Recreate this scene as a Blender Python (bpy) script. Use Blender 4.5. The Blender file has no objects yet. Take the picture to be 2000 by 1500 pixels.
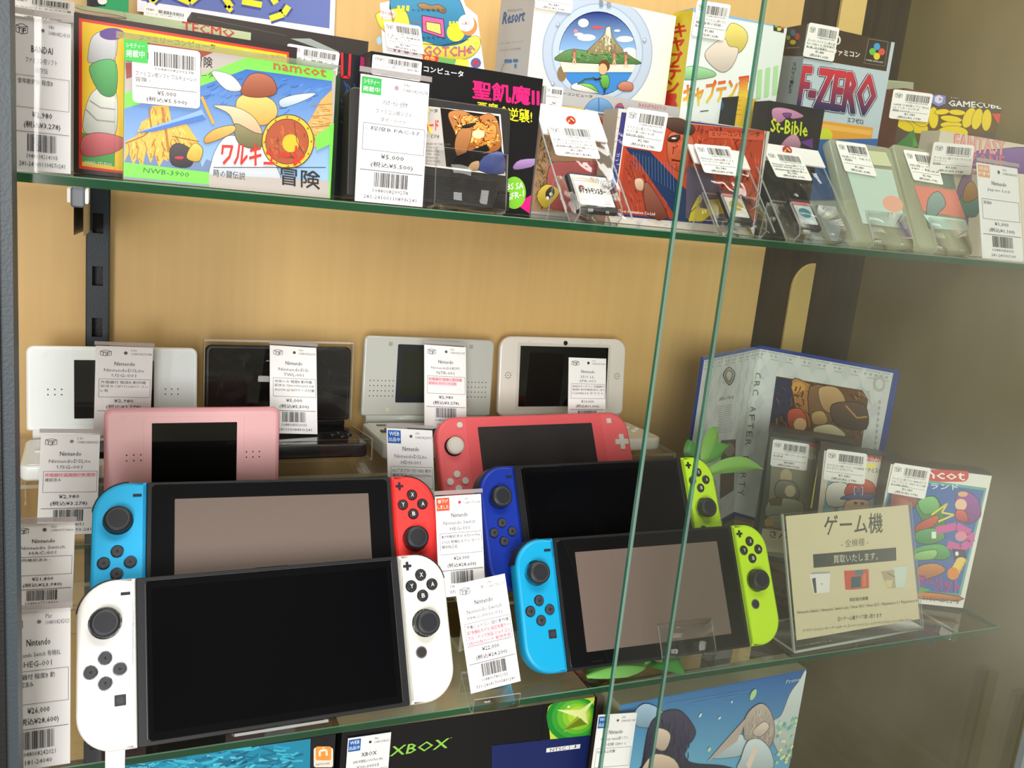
import bpy, math, random
from mathutils import Matrix, Vector, noise

# ------------------------------------------------------------------ camera, world, lights, exposure
SC = bpy.context.scene
COL = SC.collection
OZ = 1.35                      # height of the camera above the shop floor; all building coordinates are relative to the camera
FPX = 1768.75
def rotm(a, b, c):
    return (Matrix.Rotation(a, 3, 'Z') @ Matrix.Rotation(b, 3, 'X') @ Matrix.Rotation(c, 3, 'Y'))
CAMR = rotm(*[math.radians(v) for v in (-24.96, -11.81, -5.90)])
cam_d = bpy.data.cameras.new('camera'); cam = bpy.data.objects.new('camera', cam_d); COL.objects.link(cam)
cam_d.sensor_width = 36; cam_d.lens = FPX / 2000 * 36; cam_d.clip_start = .01; cam_d.clip_end = 50
rx, fw, up = CAMR.col[0], CAMR.col[1], CAMR.col[2]
cm = Matrix.Identity(4)
for i in range(3):
    cm[i][0], cm[i][1], cm[i][2] = rx[i], up[i], -fw[i]
cm[2][3] = OZ
cam.matrix_world = cm
SC.camera = cam
SC.cycles.transparent_max_bounces = 64; SC.cycles.max_bounces = 12

SC.view_settings.view_transform = 'Standard'; SC.view_settings.look = 'None'
SC.view_settings.gamma = 1; SC.view_settings.use_curve_mapping = False
SC.view_settings.exposure = 0.0

w = bpy.data.worlds.new('shop_surroundings'); SC.world = w; w.use_nodes = True
nt = w.node_tree; nt.nodes.clear()
wo = nt.nodes.new('ShaderNodeOutputWorld'); bg = nt.nodes.new('ShaderNodeBackground')
tc = nt.nodes.new('ShaderNodeTexCoord'); nz = nt.nodes.new('ShaderNodeTexNoise'); cr = nt.nodes.new('ShaderNodeValToRGB')
nz.inputs['Scale'].default_value = 2.6; nz.inputs['Detail'].default_value = 3
cr.color_ramp.elements[0].position = .36; cr.color_ramp.elements[0].color = (.26, .24, .17, 1)
cr.color_ramp.elements[1].position = .66; cr.color_ramp.elements[1].color = (1.0, .94, .76, 1)
nt.links.new(tc.outputs['Generated'], nz.inputs['Vector']); nt.links.new(nz.outputs['Fac'], cr.inputs['Fac'])
# the shop: bright walls and windows around the horizon, dim ceiling
sp = nt.nodes.new('ShaderNodeSeparateXYZ'); mr = nt.nodes.new('ShaderNodeMapRange'); mu = nt.nodes.new('ShaderNodeMix'); mu.data_type = 'RGBA'; mu.blend_type = 'MULTIPLY'; mu.inputs['Factor'].default_value = 1
mr.inputs['From Min'].default_value = .12; mr.inputs['From Max'].default_value = .42; mr.inputs['To Min'].default_value = 1; mr.inputs['To Max'].default_value = .10
nt.links.new(tc.outputs['Generated'], sp.inputs[0]); nt.links.new(sp.outputs['Z'], mr.inputs['Value'])
nt.links.new(cr.outputs['Color'], mu.inputs['A']); 
ma = nt.nodes.new('ShaderNodeMapRange'); ma.inputs['From Min'].default_value = -1; ma.inputs['From Max'].default_value = 1; nt.links.new(sp.outputs['X'], ma.inputs['Value'])
az = nt.nodes.new('ShaderNodeValToRGB'); e = az.color_ramp.elements; e[0].position = .62; e[0].color = (1, 1, 1, 1); e[1].position = .93; e[1].color = (1.5, 1.5, 1.4, 1)
for p_, v_ in ((.75, .30), (.83, .42)):
    q_ = e.new(p_); q_.color = (v_, v_, v_, 1)
m2 = nt.nodes.new('ShaderNodeMath'); m2.operation = 'MULTIPLY'; nt.links.new(ma.outputs[0], az.inputs['Fac']); nt.links.new(az.outputs['Color'], m2.inputs[0]); nt.links.new(mr.outputs[0], m2.inputs[1])
nt.links.new(m2.outputs[0], mu.inputs['B'])
nt.links.new(mu.outputs['Result'], bg.inputs['Color']); nt.links.new(bg.outputs['Background'], wo.inputs['Surface'])
bg.inputs['Strength'].default_value = 1.0

def area(name, loc, target, size, power, color=(1, 1, 1), sy=None):
    l = bpy.data.lights.new(name, 'AREA'); l.energy = power; l.color = color; l.size = size
    if sy: l.shape = 'RECTANGLE'; l.size_y = sy
    o = bpy.data.objects.new(name, l); COL.objects.link(o); o.location = loc
    o.rotation_euler = (Vector(target) - Vector(loc)).to_track_quat('-Z', 'Y').to_euler()
    return o
area('shop_window_daylight', (-.78, -2.35, 1.5), (.25, .7, 1.15), 1.2, 96, (1, .98, .95), 1.3)
area('shop_ceiling_light', (.3, -.15, 3.1), (.35, .6, 1.2), 1.6, 42, (1, .97, .9), .6)

area('cabinet_top_light', (.66, .68, OZ + .485), (.66, .68, 0), .46, .9, (1, .98, .94), .06)

# ------------------------------------------------------------------ pixel to place: a ray of the photograph met with a plane of the cabinet
def ray(x, y): return CAMR @ Vector(((x - 1000) / FPX, 1, (750 - y) / FPX))
def ony(x, y, Y):
    d = ray(x, y); return d * (Y / d.y)
def onz(x, y, z):
    d = ray(x, y); return d * (z / d.z)

def lin(c):
    if isinstance(c, str):
        c = tuple(int(c[i:i + 2], 16) for i in (0, 2, 4))
    return tuple((v / 255 / 12.92 if v / 255 <= .04045 else ((v / 255 + .055) / 1.055) ** 2.4) for v in c) + (1.0,)

# ------------------------------------------------------------------ materials: each reads the printed / moulded colour of the thing
MATS = {}
def base_mat(name):
    m = bpy.data.materials.new(name); m.use_nodes = True; MATS[name] = m
    n = m.node_tree; p = n.nodes['Principled BSDF']; a = n.nodes.new('ShaderNodeAttribute'); a.attribute_name = 'Col'
    n.links.new(a.outputs['Color'], p.inputs['Base Color'])
    return m, n, p, a
def plain(name, rough, spec=.5, metal=0, coat=0, bump=None):
    m, n, p, a = base_mat(name)
    p.inputs['Roughness'].default_value = rough; p.inputs['Specular IOR Level'].default_value = spec
    p.inputs['Metallic'].default_value = metal; p.inputs['Coat Weight'].default_value = coat
    if bump:
        t = n.nodes.new('ShaderNodeTexNoise'); t.inputs['Scale'].default_value = bump[0]; b = n.nodes.new('ShaderNodeBump')
        c = n.nodes.new('ShaderNodeTexCoord'); n.links.new(c.outputs['Object'], t.inputs['Vector'])
        b.inputs['Strength'].default_value = bump[1]; b.inputs['Distance'].default_value = .001
        n.links.new(t.outputs['Fac'], b.inputs['Height']); n.links.new(b.outputs['Normal'], p.inputs['Normal'])
plain('paper', .6, .25); plain('card', .38, .35); plain('plastic', .42, .4); plain('gloss', .10, .5)
plain('matte', .75, .2); plain('metal', .35, .5, metal=.8); plain('screen', .05, .5); plain('pearl', .33, .5, coat=.3, bump=(1500, .1))
plain('painted', .45, .4, bump=(700, .15)); plain('leaf', .4, .4)
def see(name, ior=1.45, tint=(1, 1, 1), rough=0, body=0, crinkle=None):
    m = bpy.data.materials.new(name); m.use_nodes = True; MATS[name] = m
    n = m.node_tree; n.nodes.clear(); N = n.nodes.new; L = n.links.new
    o = N('ShaderNodeOutputMaterial'); tr = N('ShaderNodeBsdfTransparent'); gl = N('ShaderNodeBsdfGlossy'); fr = N('ShaderNodeFresnel'); mx = N('ShaderNodeMixShader')
    tr.inputs['Color'].default_value = (*tint, 1); gl.inputs['Roughness'].default_value = rough; fr.inputs['IOR'].default_value = ior
    gm = N('ShaderNodeNewGeometry'); im = N('ShaderNodeMapRange'); im.inputs['To Min'].default_value = ior; im.inputs['To Max'].default_value = 1 / ior
    L(gm.outputs['Backfacing'], im.inputs['Value']); L(im.outputs[0], fr.inputs['IOR'])       # both sides of a thin pane reflect alike
    L(fr.outputs[0], mx.inputs[0]); L(gl.outputs[0], mx.inputs[2])
    if crinkle:
        t = N('ShaderNodeTexNoise'); t.inputs['Scale'].default_value = crinkle; t.inputs['Detail'].default_value = 1.5; b = N('ShaderNodeBump')
        c = N('ShaderNodeTexCoord'); mp = N('ShaderNodeMapping'); mp.inputs['Scale'].default_value = (1, 1, .35)
        L(c.outputs['Object'], mp.inputs['Vector']); L(mp.outputs[0], t.inputs['Vector'])
        b.inputs['Strength'].default_value = .8; b.inputs['Distance'].default_value = .006
        L(t.outputs['Fac'], b.inputs['Height']); L(b.outputs['Normal'], gl.inputs['Normal']); L(b.outputs['Normal'], fr.inputs['Normal'])
    if body:
        a = N('ShaderNodeAttribute'); a.attribute_name = 'Col'; df = N('ShaderNodeBsdfDiffuse'); L(a.outputs['Color'], df.inputs['Color'])
        tl = N('ShaderNodeBsdfTranslucent'); L(a.outputs['Color'], tl.inputs['Color']); m1 = N('ShaderNodeMixShader'); m1.inputs[0].default_value = .5
        L(df.outputs[0], m1.inputs[1]); L(tl.outputs[0], m1.inputs[2])
        m2 = N('ShaderNodeMixShader'); m2.inputs[0].default_value = body; L(tr.outputs[0], m2.inputs[1]); L(m1.outputs[0], m2.inputs[2]); L(m2.outputs[0], mx.inputs[1])
    else: L(tr.outputs[0], mx.inputs[1])
    L(mx.outputs[0], o.inputs['Surface'])
see('clear', 1.35, (.99, .99, .99)); see('bag', 1.5, (.985, .985, .985), .06, crinkle=45)
see('edge', 1.4, (.9, .93, .93), .25, body=.55); see('frost', 1.4, (1, 1, 1), .15, body=.5); see('sleeve', 1.45, (.98, .98, .985), .02)
see('shelf_glass', 1.5, (.965, .985, .965)); see('glass_rim', 1.45, (.3, .7, .5), .1, body=.8); see('door_glass', 1.52, (.975, .985, .975))
def wood(name, c1, c2, sc):
    m, n, p, a = base_mat(name)
    t = n.nodes.new('ShaderNodeTexNoise'); t.inputs['Scale'].default_value = 4; t.inputs['Detail'].default_value = 5
    mp = n.nodes.new('ShaderNodeMapping'); mp.inputs['Scale'].default_value = sc; c = n.nodes.new('ShaderNodeTexCoord')
    r = n.nodes.new('ShaderNodeValToRGB'); r.color_ramp.elements[0].color = lin(c1); r.color_ramp.elements[1].color = lin(c2)
    r.color_ramp.elements[0].position = .3; r.color_ramp.elements[1].position = .7
    n.links.new(c.outputs['Object'], mp.inputs['Vector']); n.links.new(mp.outputs[0], t.inputs['Vector'])
    n.links.new(t.outputs['Fac'], r.inputs['Fac']); n.links.new(r.outputs['Color'], p.inputs['Base Color'])
    p.inputs['Roughness'].default_value = .5
wood('pale_wood', 'c8a56a', 'ceab6f', (30, 30, 1.2)); wood('reflection_brown', '251c12', '3a2c1a', (25, 25, 1)); wood('olive_wood', '665930', '7a6c40', (8, 3, 1)); wood('carpet', '6a6050', '80745f', (40, 40, 40))

# ------------------------------------------------------------------ frames
class Fr:
    def __init__(s, P, ax, az):
        s.P = Vector(P); s.ax = Vector(ax).normalized(); s.az = Vector(az).normalized(); s.ay = s.az.cross(s.ax).normalized()
    def uv(s, x, y):
        d = ray(x, y); t = s.P.dot(s.ay) / d.dot(s.ay); q = d * t - s.P
        return (q.dot(s.ax), q.dot(s.az))
    def mat(s):
        m = Matrix.Identity(4)
        for i in range(3):
            m[i][0], m[i][1], m[i][2], m[i][3] = s.ax[i], s.ay[i], s.az[i], s.P[i]
        m[2][3] += OZ
        return m
    def moved(s, x=0, y=0, z=0):
        return Fr(s.P + s.ax * x + s.ay * y + s.az * z, s.ax, s.az)
def two(A, B, lean=0, tl=None):
    """frame with its base line from A to B; lean in degrees, or found so that the left edge runs to the pixel tl"""
    ax = (B - A).normalized(); z0 = (Vector((0, 0, 1)) - ax * ax.z).normalized(); y0 = z0.cross(ax)
    def mk(l):
        l = math.radians(l); return Fr(A, ax, z0 * math.cos(l) + y0 * math.sin(l))
    if tl:
        best = min((abs(mk(l / 2).uv(*tl)[0]), l / 2) for l in range(0, 140)); lean = best[1]
    f = mk(lean); f.w = (B - A).length; f.lean = lean
    return f
def level(bl, br, Y, z=None, lean=0, tl=None, Yr=None):
    A = ony(*bl, Y); B = ony(*br, Yr or Y)
    if z is not None: A.z = B.z = z
    return two(A, B, lean, tl)
def centred(c, yaw, lean, roll=0):
    R = rotm(math.radians(yaw), math.radians(-lean), math.radians(roll))
    return Fr(c, R.col[0], R.col[2])

# ------------------------------------------------------------------ mesh builder
class MB:
    def __init__(s): s.v = []; s.f = []; s.c = []; s.m = []; s.s = []; s.T = None; s.mats = []
    def vt(s, p):
        p = Vector(p)
        if s.T: p = s.T @ p
        s.v.append(p); return len(s.v) - 1
    def face(s, idx, col, mat='card', smooth=False):
        s.f.append(tuple(idx))
        if isinstance(col, list): s.c.append([lin(c) if not (isinstance(c, tuple) and len(c) == 4) else c for c in col])
        else: s.c.append(lin(col))
        if mat not in s.mats: s.mats.append(mat)
        s.m.append(s.mats.index(mat)); s.s.append(smooth)
    def pf(s, pts, col, mat='card', smooth=False): s.face([s.vt(p) for p in pts], col, mat, smooth)
    def box(s, x0, x1, y0, y1, z0, z1, col, mat='card', sides=None):
        """sides: dict of colour per side among front back left right top bottom"""
        P = [(x0, y0, z0), (x1, y0, z0), (x1, y1, z0), (x0, y1, z0), (x0, y0, z1), (x1, y0, z1), (x1, y1, z1), (x0, y1, z1)]
        i = [s.vt(p) for p in P]
        for k, q in dict(front=(0, 1, 5, 4), right=(1, 2, 6, 5), back=(2, 3, 7, 6), left=(3, 0, 4, 7), top=(4, 5, 6, 7), bottom=(3, 2, 1, 0)).items():
            c = (sides or {}).get(k, col); mm = mat
            if isinstance(c, tuple) and len(c) == 2: c, mm = c
            s.face([i[j] for j in q], c, mm)
    def prism(s, ol, y0, y1, col, mat='plastic', r0=0, r1=0, steps=3, cap=None):
        """closed outline in x,z (counter-clockwise seen from the front) extruded from y0 (front) to y1, rounded by r0 at the front and r1 at the back"""
        n = len(ol); nor = []
        for k in range(n):
            ax, az = ol[k - 1]; bx, bz = ol[k]; cx, cz = ol[(k + 1) % n]
            e1 = Vector((bz - az, ax - bx)); e2 = Vector((cz - bz, bx - cx))
            e1 = e1.normalized() if e1.length > 1e-9 else e1; e2 = e2.normalized() if e2.length > 1e-9 else e2
            q = e1 + e2; q = q / max(q.length_squared / 2, .5) if q.length > 1e-9 else e1
            nor.append(q)
        rings = []
        def ring(ins, y): rings.append([s.vt((ol[k][0] - nor[k].x * ins, y, ol[k][1] - nor[k].y * ins)) for k in range(n)])
        if r0:
            for k in range(steps + 1):
                a = math.pi / 2 * k / steps; ring(r0 * (1 - math.sin(a)), y0 + r0 * (1 - math.cos(a)))
        else: ring(0, y0)
        if r1:
            for k in range(steps + 1):
                a = math.pi / 2 * (1 - k / steps); ring(r1 * (1 - math.sin(a)), y1 - r1 * (1 - math.cos(a)))
        else: ring(0, y1)
        sm = n > 8 or r0 > 0
        for a, b in zip(rings, rings[1:]):
            for k in range(n): s.face([a[k], b[k], b[(k + 1) % n], a[(k + 1) % n]], col, mat, sm)
        def dup(r): 
            i0 = len(s.v); s.v += [s.v[k].copy() for k in r]; return list(range(i0, i0 + len(r)))
        c = cap or (col, mat)
        s.face(dup(rings[0]), c[0], c[1]); s.face(dup(rings[-1])[::-1], col, mat)
    def cyl(s, cx, cz, r, y0, y1, col, mat='plastic', r0=0, n=28, rz=None):
        s.prism([(cx + r * math.cos(2 * math.pi * k / n), cz + (rz or r) * math.sin(2 * math.pi * k / n)) for k in range(n)], y0, y1, col, mat, r0)
    def tube(s, pts, r, col, mat='plastic', n=6):
        pts = [Vector(p) for p in pts]; rings = []
        for k, p in enumerate(pts):
            t = (pts[min(k + 1, len(pts) - 1)] - pts[max(k - 1, 0)]).normalized(); a = t.cross(Vector((.3, .2, .93))).normalized(); b = t.cross(a)
            rings.append([s.vt(p + (a * math.cos(2 * math.pi * j / n) + b * math.sin(2 * math.pi * j / n)) * r) for j in range(n)])
        for a, b in zip(rings, rings[1:]):
            for j in range(n): s.face([a[j], a[(j + 1) % n], b[(j + 1) % n], b[j]], col, mat, True)
        s.face(rings[0][::-1], col, mat); s.face(rings[-1], col, mat)
    def slab(s, prof, x0, x1, t, col='ffffff', mat='clear', rim='edge'):
        """bent transparent sheet: open profile in y,z swept from x0 to x1, thickness t, its cut edges catch the light"""
        n = len(prof); nn = []
        for k in range(n):
            a = Vector(prof[max(k - 1, 0)]); b = Vector(prof[min(k + 1, n - 1)]); d = (b - a).normalized(); nn.append(Vector((-d.y, d.x)))
        A = [[s.vt((x, p[0], p[1])) for p in prof] for x in (x0, x1)]
        B = [[s.vt((x, p[0] + nn[k].x * t, p[1] + nn[k].y * t)) for k, p in enumerate(prof)] for x in (x0, x1)]
        for k in range(n - 1):
            s.face([A[0][k], A[1][k], A[1][k + 1], A[0][k + 1]], col, mat, True); s.face([B[0][k + 1], B[1][k + 1], B[1][k], B[0][k]], col, mat, True)
            s.face([A[0][k + 1], B[0][k + 1], B[0][k], A[0][k]], col, rim); s.face([A[1][k], B[1][k], B[1][k + 1], A[1][k + 1]], col, rim)
        s.face([A[0][0], B[0][0], B[1][0], A[1][0]], col, rim); s.face([A[0][-1], A[1][-1], B[1][-1], B[0][-1]], col, rim)
    def build(s, name, parent=None, fr=None):
        me = bpy.data.meshes.new(name); me.from_pydata([tuple(v) for v in s.v], [], s.f)
        for m in s.mats: me.materials.append(MATS[m])
        me.polygons.foreach_set('material_index', s.m); me.polygons.foreach_set('use_smooth', s.s)
        ca = me.color_attributes.new('Col', 'FLOAT_COLOR', 'CORNER'); d = []
        for p, c in zip(me.polygons, s.c):
            if isinstance(c, list):
                for q in c: d += q
            else: d += list(c) * p.loop_total
        ca.data.foreach_set('color', d); me.update()
        o = bpy.data.objects.new(name, me); COL.objects.link(o)
        if parent: o.parent = parent
        if fr: o.matrix_world = fr.mat()
        return o
def rrect(x0, z0, x1, z1, r, n=5):
    """rounded rectangle; r = one radius or (bottom-left, bottom-right, top-right, top-left)"""
    if not isinstance(r, (tuple, list)): r = (r,) * 4
    out = []
    for (cx, cz, a0), q in zip(((x0, z0, 180), (x1, z0, 270), (x1, z1, 0), (x0, z1, 90)), r):
        sx = 1 if cx == x0 else -1; sz = 1 if cz == z0 else -1
        if q <= 0: out.append((cx, cz)); continue
        for k in range(n + 1):
            a = math.radians(a0 + 90 * k / n); out.append((cx + sx * q + q * math.cos(a), cz + sz * q + q * math.sin(a)))
    return out
def thing(name, label, cat, fr, group=None):
    o = bpy.data.objects.new(name, None); o.empty_display_size = .02; COL.objects.link(o); o.matrix_world = fr.mat()
    return tag(o, label, cat, group)
def tag(o, label=None, cat=None, group=None, kind=None):
    if label: o['label'] = label
    if cat: o['category'] = cat
    if group: o['group'] = group
    if kind: o['kind'] = kind
    return o

# ------------------------------------------------------------------ printing: flat shapes and lettering laid on a face
_GL = {}
def glyphs(sx, bold=0, res=2):
    k = (sx, bold, res)
    if k not in _GL:
        c = bpy.data.curves.new('t', 'FONT'); c.body = sx; c.resolution_u = res; c.offset = bold
        o = bpy.data.objects.new('t', c); me = o.to_mesh()
        V = [(v.co.x, v.co.y) for v in me.vertices]; P = [tuple(p.vertices) for p in me.polygons]
        o.to_mesh_clear(); bpy.data.objects.remove(o); bpy.data.curves.remove(c)
        if V:
            x0 = min(v[0] for v in V); x1 = max(v[0] for v in V); y0 = min(v[1] for v in V); y1 = max(v[1] for v in V)
            V = [((x - x0) / (x1 - x0 or 1), (y - y0) / (y1 - y0 or 1)) for x, y in V]
        _GL[k] = (V, P)
    return _GL[k]
def mixc(a, b, t):
    a = lin(a); b = lin(b); return tuple(a[i] * (1 - t) + b[i] * t for i in range(4))
class Board:
    def __init__(s, mb, m, y=-6e-5, step=1.6e-5, mat='card', clip=None):
        s.mb = mb; s.m = m; s.y = y; s.st = step; s.mat = mat; s.clip = clip; s.pen = 3.2
    def _p(s, pts, dy=0):
        out = []
        for p in pts:
            u, w = s.m(*p)
            if s.clip: u = min(max(u, s.clip[0]), s.clip[2]); w = min(max(w, s.clip[1]), s.clip[3])
            out.append((u, s.y - dy, w))
        return out
    def up(s, k=1): s.y -= s.st * k
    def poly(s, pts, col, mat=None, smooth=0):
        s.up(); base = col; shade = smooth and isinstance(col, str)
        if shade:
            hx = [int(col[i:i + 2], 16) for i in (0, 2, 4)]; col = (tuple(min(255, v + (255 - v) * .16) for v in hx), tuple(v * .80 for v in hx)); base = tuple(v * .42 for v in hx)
        if smooth:
            n = len(pts); q = []
            for i in range(n):
                p0, p1, p2, p3 = pts[i - 1], pts[i], pts[(i + 1) % n], pts[(i + 2) % n]
                for k in range(smooth):
                    t = k / smooth
                    q.append(tuple(.5 * (2 * p1[j] + (p2[j] - p0[j]) * t + (2 * p0[j] - 5 * p1[j] + 4 * p2[j] - p3[j]) * t * t + (3 * p1[j] - p0[j] - 3 * p2[j] + p3[j]) * t ** 3) for j in (0, 1)))
            pts = q
        P = s._p(pts)
        A = sum(P[i - 1][0] * P[i][2] - P[i][0] * P[i - 1][2] for i in range(len(P)))
        c = col
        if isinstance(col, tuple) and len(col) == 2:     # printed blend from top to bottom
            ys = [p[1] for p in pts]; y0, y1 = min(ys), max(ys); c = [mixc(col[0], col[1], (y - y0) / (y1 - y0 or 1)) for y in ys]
        if A < 0:
            P = P[::-1]
            if isinstance(c, list): c = c[::-1]
        s.mb.pf(P, c, mat or s.mat)
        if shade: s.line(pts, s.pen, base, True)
    def hatch(s, pts, n, cols, ln, wd, ang=0, seed=1, spread=40):
        """brush strokes printed inside the outline pts"""
        R = random.Random(seed); xs = [p[0] for p in pts]; ys = [p[1] for p in pts]; s.up()
        def inside(x, y):
            k = False
            for i in range(len(pts)):
                (ax, ay), (bx, by) = pts[i - 1], pts[i]
                if (ay > y) != (by > y) and x < (bx - ax) * (y - ay) / (by - ay) + ax: k = not k
            return k
        y0 = s.y
        for _ in range(n):
            x, y = R.uniform(min(xs), max(xs)), R.uniform(min(ys), max(ys)); a = math.radians(ang + R.uniform(-spread, spread)); L = ln * R.uniform(.4, 1)
            x2, y2 = x + L * math.cos(a), y + L * math.sin(a)
            if inside(x, y) and inside(x2, y2):
                s.y = y0 - s.st * (_ % 8) * .3; s.line([(x, y), ((x + x2) / 2 + L * .08, (y + y2) / 2 + L * .06), (x2, y2)], wd * R.uniform(.4, 1.2), R.choice(cols))
        s.y = y0 - s.st * 4
    def rect(s, x0, y0, x1, y1, col, mat=None): s.poly([(x0, y0), (x1, y0), (x1, y1), (x0, y1)], col, mat)
    def rr(s, x0, y0, x1, y1, r, col, mat=None): s.poly(rrect(x0, y0, x1, y1, r, 4), col, mat)
    def ell(s, cx, cy, rx, ry, col, rot=0, n=28, mat=None):
        a = math.radians(rot); ca, sa = math.cos(a), math.sin(a)
        s.poly([(cx + rx * math.cos(t) * ca - ry * math.sin(t) * sa, cy + rx * math.cos(t) * sa + ry * math.sin(t) * ca) for t in [2 * math.pi * k / n for k in range(n)]], col, mat)
    def line(s, pts, wd, col, closed=False):
        s.up(.5); pts = list(pts)
        if closed: pts.append(pts[0])
        for (ax, ay), (bx, by) in zip(pts, pts[1:]):
            L = math.hypot(bx - ax, by - ay) or 1; nx, ny = -(by - ay) / L * wd / 2, (bx - ax) / L * wd / 2
            P = s._p([(ax + nx, ay + ny), (bx + nx, by + ny), (bx - nx, by - ny), (ax - nx, ay - ny)])
            A = sum(P[i - 1][0] * P[i][2] - P[i][0] * P[i - 1][2] for i in range(4))
            s.mb.pf(P if A > 0 else P[::-1], col, s.mat)
    def text(s, t, x0, y0, x1, y1, h, col, bold=0, sk=0, res=1, dy=.4, arc=0):
        if bold:
            r = bold * h * .55; n = 4 if bold < .05 else 8
            for k in range(n):
                a = 2 * math.pi * (k + .5) / n; s._text(t, x0 + r * math.cos(a), y0 + r * math.sin(a), x1 + r * math.cos(a), y1 + r * math.sin(a), h, col, 0, sk, res, dy + k * .5, arc)
            s.up(n * .5)
        else: s._text(t, x0, y0, x1, y1, h, col, 0, sk, res, dy, arc)
    def _text(s, t, x0, y0, x1, y1, h, col, bold=0, sk=0, res=1, dy=.4, arc=0):
        """lettering t: its bottom runs from (x0,y0) to (x1,y1) and it is h high; sk slants it; arc bends it"""
        V, P = glyphs(t, bold, res); i0 = len(s.mb.v); n = len(V)
        pts = []
        for a, b in V:
            pts.append((x0 + (x1 - x0) * a + sk * b, y0 + (y1 - y0) * a - h * b - arc * 4 * a * (1 - a)))
        for p in s._p(pts, s.st * dy): s.mb.vt(p)
        grad = isinstance(col, tuple) and len(col) == 2
        lc = lin(col) if not grad else None
        for p in P:
            A = sum((s.mb.v[i0 + p[k - 1]].x * s.mb.v[i0 + p[k]].z - s.mb.v[i0 + p[k]].x * s.mb.v[i0 + p[k - 1]].z) for k in range(len(p))) if not s.mb.T else 1
            q = p if A > 0 else p[::-1]
            s.mb.face([i0 + k for k in q], [mixc(col[1], col[0], V[k][1]) for k in q] if grad else col, s.mat)
    def vtext(s, t, x, y0, y1, wd, col, bold=0, slope=0):
        """upright letters stacked downward from y0 to y1"""
        n = len(t); st = (y1 - y0) / n
        for k, ch in enumerate(t):
            if ch == ' ': continue
            yy = y0 + st * (k + .88); s.text(ch, x + slope * yy, yy, x + wd + slope * yy, yy, st * .76, col, bold)
    def bars(s, x0, y0, x1, y1, seed, col='26242a', slope=0, n=34):
        R = random.Random(seed); x = 0; ws = [R.choice((1, 1, 2, 3)) for _ in range(2 * n)]; tot = sum(ws); L = x1 - x0
        s.up(.5)
        for k, wd in enumerate(ws):
            if k % 2 == 0:
                a = x0 + L * x / tot; b = x0 + L * (x + wd) / tot; dy0 = slope * (a - x0); dy1 = slope * (b - x0)
                P = s._p([(a, y1 + dy0), (b, y1 + dy1), (b, y0 + dy1), (a, y0 + dy0)]); s.mb.pf(P, col, s.mat)
            x += wd
def quadmap(q, W, H):
    """board 0..W by 0..H (y down) laid bilinearly on four face points tl, tr, br, bl"""
    def m(x, y):
        a, b = x / W, y / H
        return tuple(q[0][i] * (1 - a) * (1 - b) + q[1][i] * a * (1 - b) + q[2][i] * a * b + q[3][i] * (1 - a) * b for i in (0, 1))
    return m
def pix(fr, ox=0, oy=0, s=1):
    return lambda x, y: fr.uv(ox + x * s, oy + y * s)

INK = '3a3840'
def logo(B, x, y, w, h):
    """the little cube with the letters T F"""
    c = '4a4850'
    B.line([(x, y + h * .3), (x + w * .5, y + h * .42), (x + w, y + h * .3), (x + w, y + h * .86), (x + w * .5, y + h), (x, y + h * .86)], w * .05, c, True)
    B.line([(x, y + h * .3), (x + w * .5, y + h * .12), (x + w, y + h * .3)], w * .05, c)
    B.line([(x + w * .5, y + h * .42), (x + w * .5, y + h)], w * .04, c)
    B.text('T', x + w * .12, y + h * .86, x + w * .42, y + h * .9, h * .4, '1c1a20', .03); B.text('F', x + w * .58, y + h * .9, x + w * .86, y + h * .86, h * .4, '1c1a20', .03)
def sticker(parent, fr, q, lines, price, tax, seed, y=-.0006, name='price_sticker', mb=None):
    """white price sticker: q = four photo pixels tl, tr, br, bl on the face of fr"""
    m = mb or MB(); Q = [fr.uv(*p) for p in q]; W = 100; H = 92
    qm = quadmap(Q, W, H)
    ol = [qm(a, b) for a, b in rrect(0, 0, W, H, 6, 4)]
    A = sum(ol[i - 1][0] * ol[i][1] - ol[i][0] * ol[i - 1][1] for i in range(len(ol)))
    m.prism(ol if A > 0 else ol[::-1], y, y + .0004, 'f6f3f0', 'paper')
    B = Board(m, qm, y - 4e-5, mat='paper')
    logo(B, 6, 8, 17, 17)
    B.bars(32, 10, 93, 32, seed); B.text('1048008299278', 34, 38, 90, 38, 4, '56545c')
    n = len(lines); yy = 50
    for k, t in enumerate(lines):
        B.text(t, 5, yy + k * 9, 5 + min(90, 90 * len(t) / max(len(l) for l in lines)), yy + k * 9, 7.4, INK)
    B.line([(5, 66), (95, 66)], .8, INK)
    B.text(price, 36, 78, 64, 78, 8, INK, .01); B.text('(税込' + tax + ')', 20, 89, 80, 89, 8.5, INK, .01)
    if mb: return None
    return m.build(name, parent)
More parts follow.
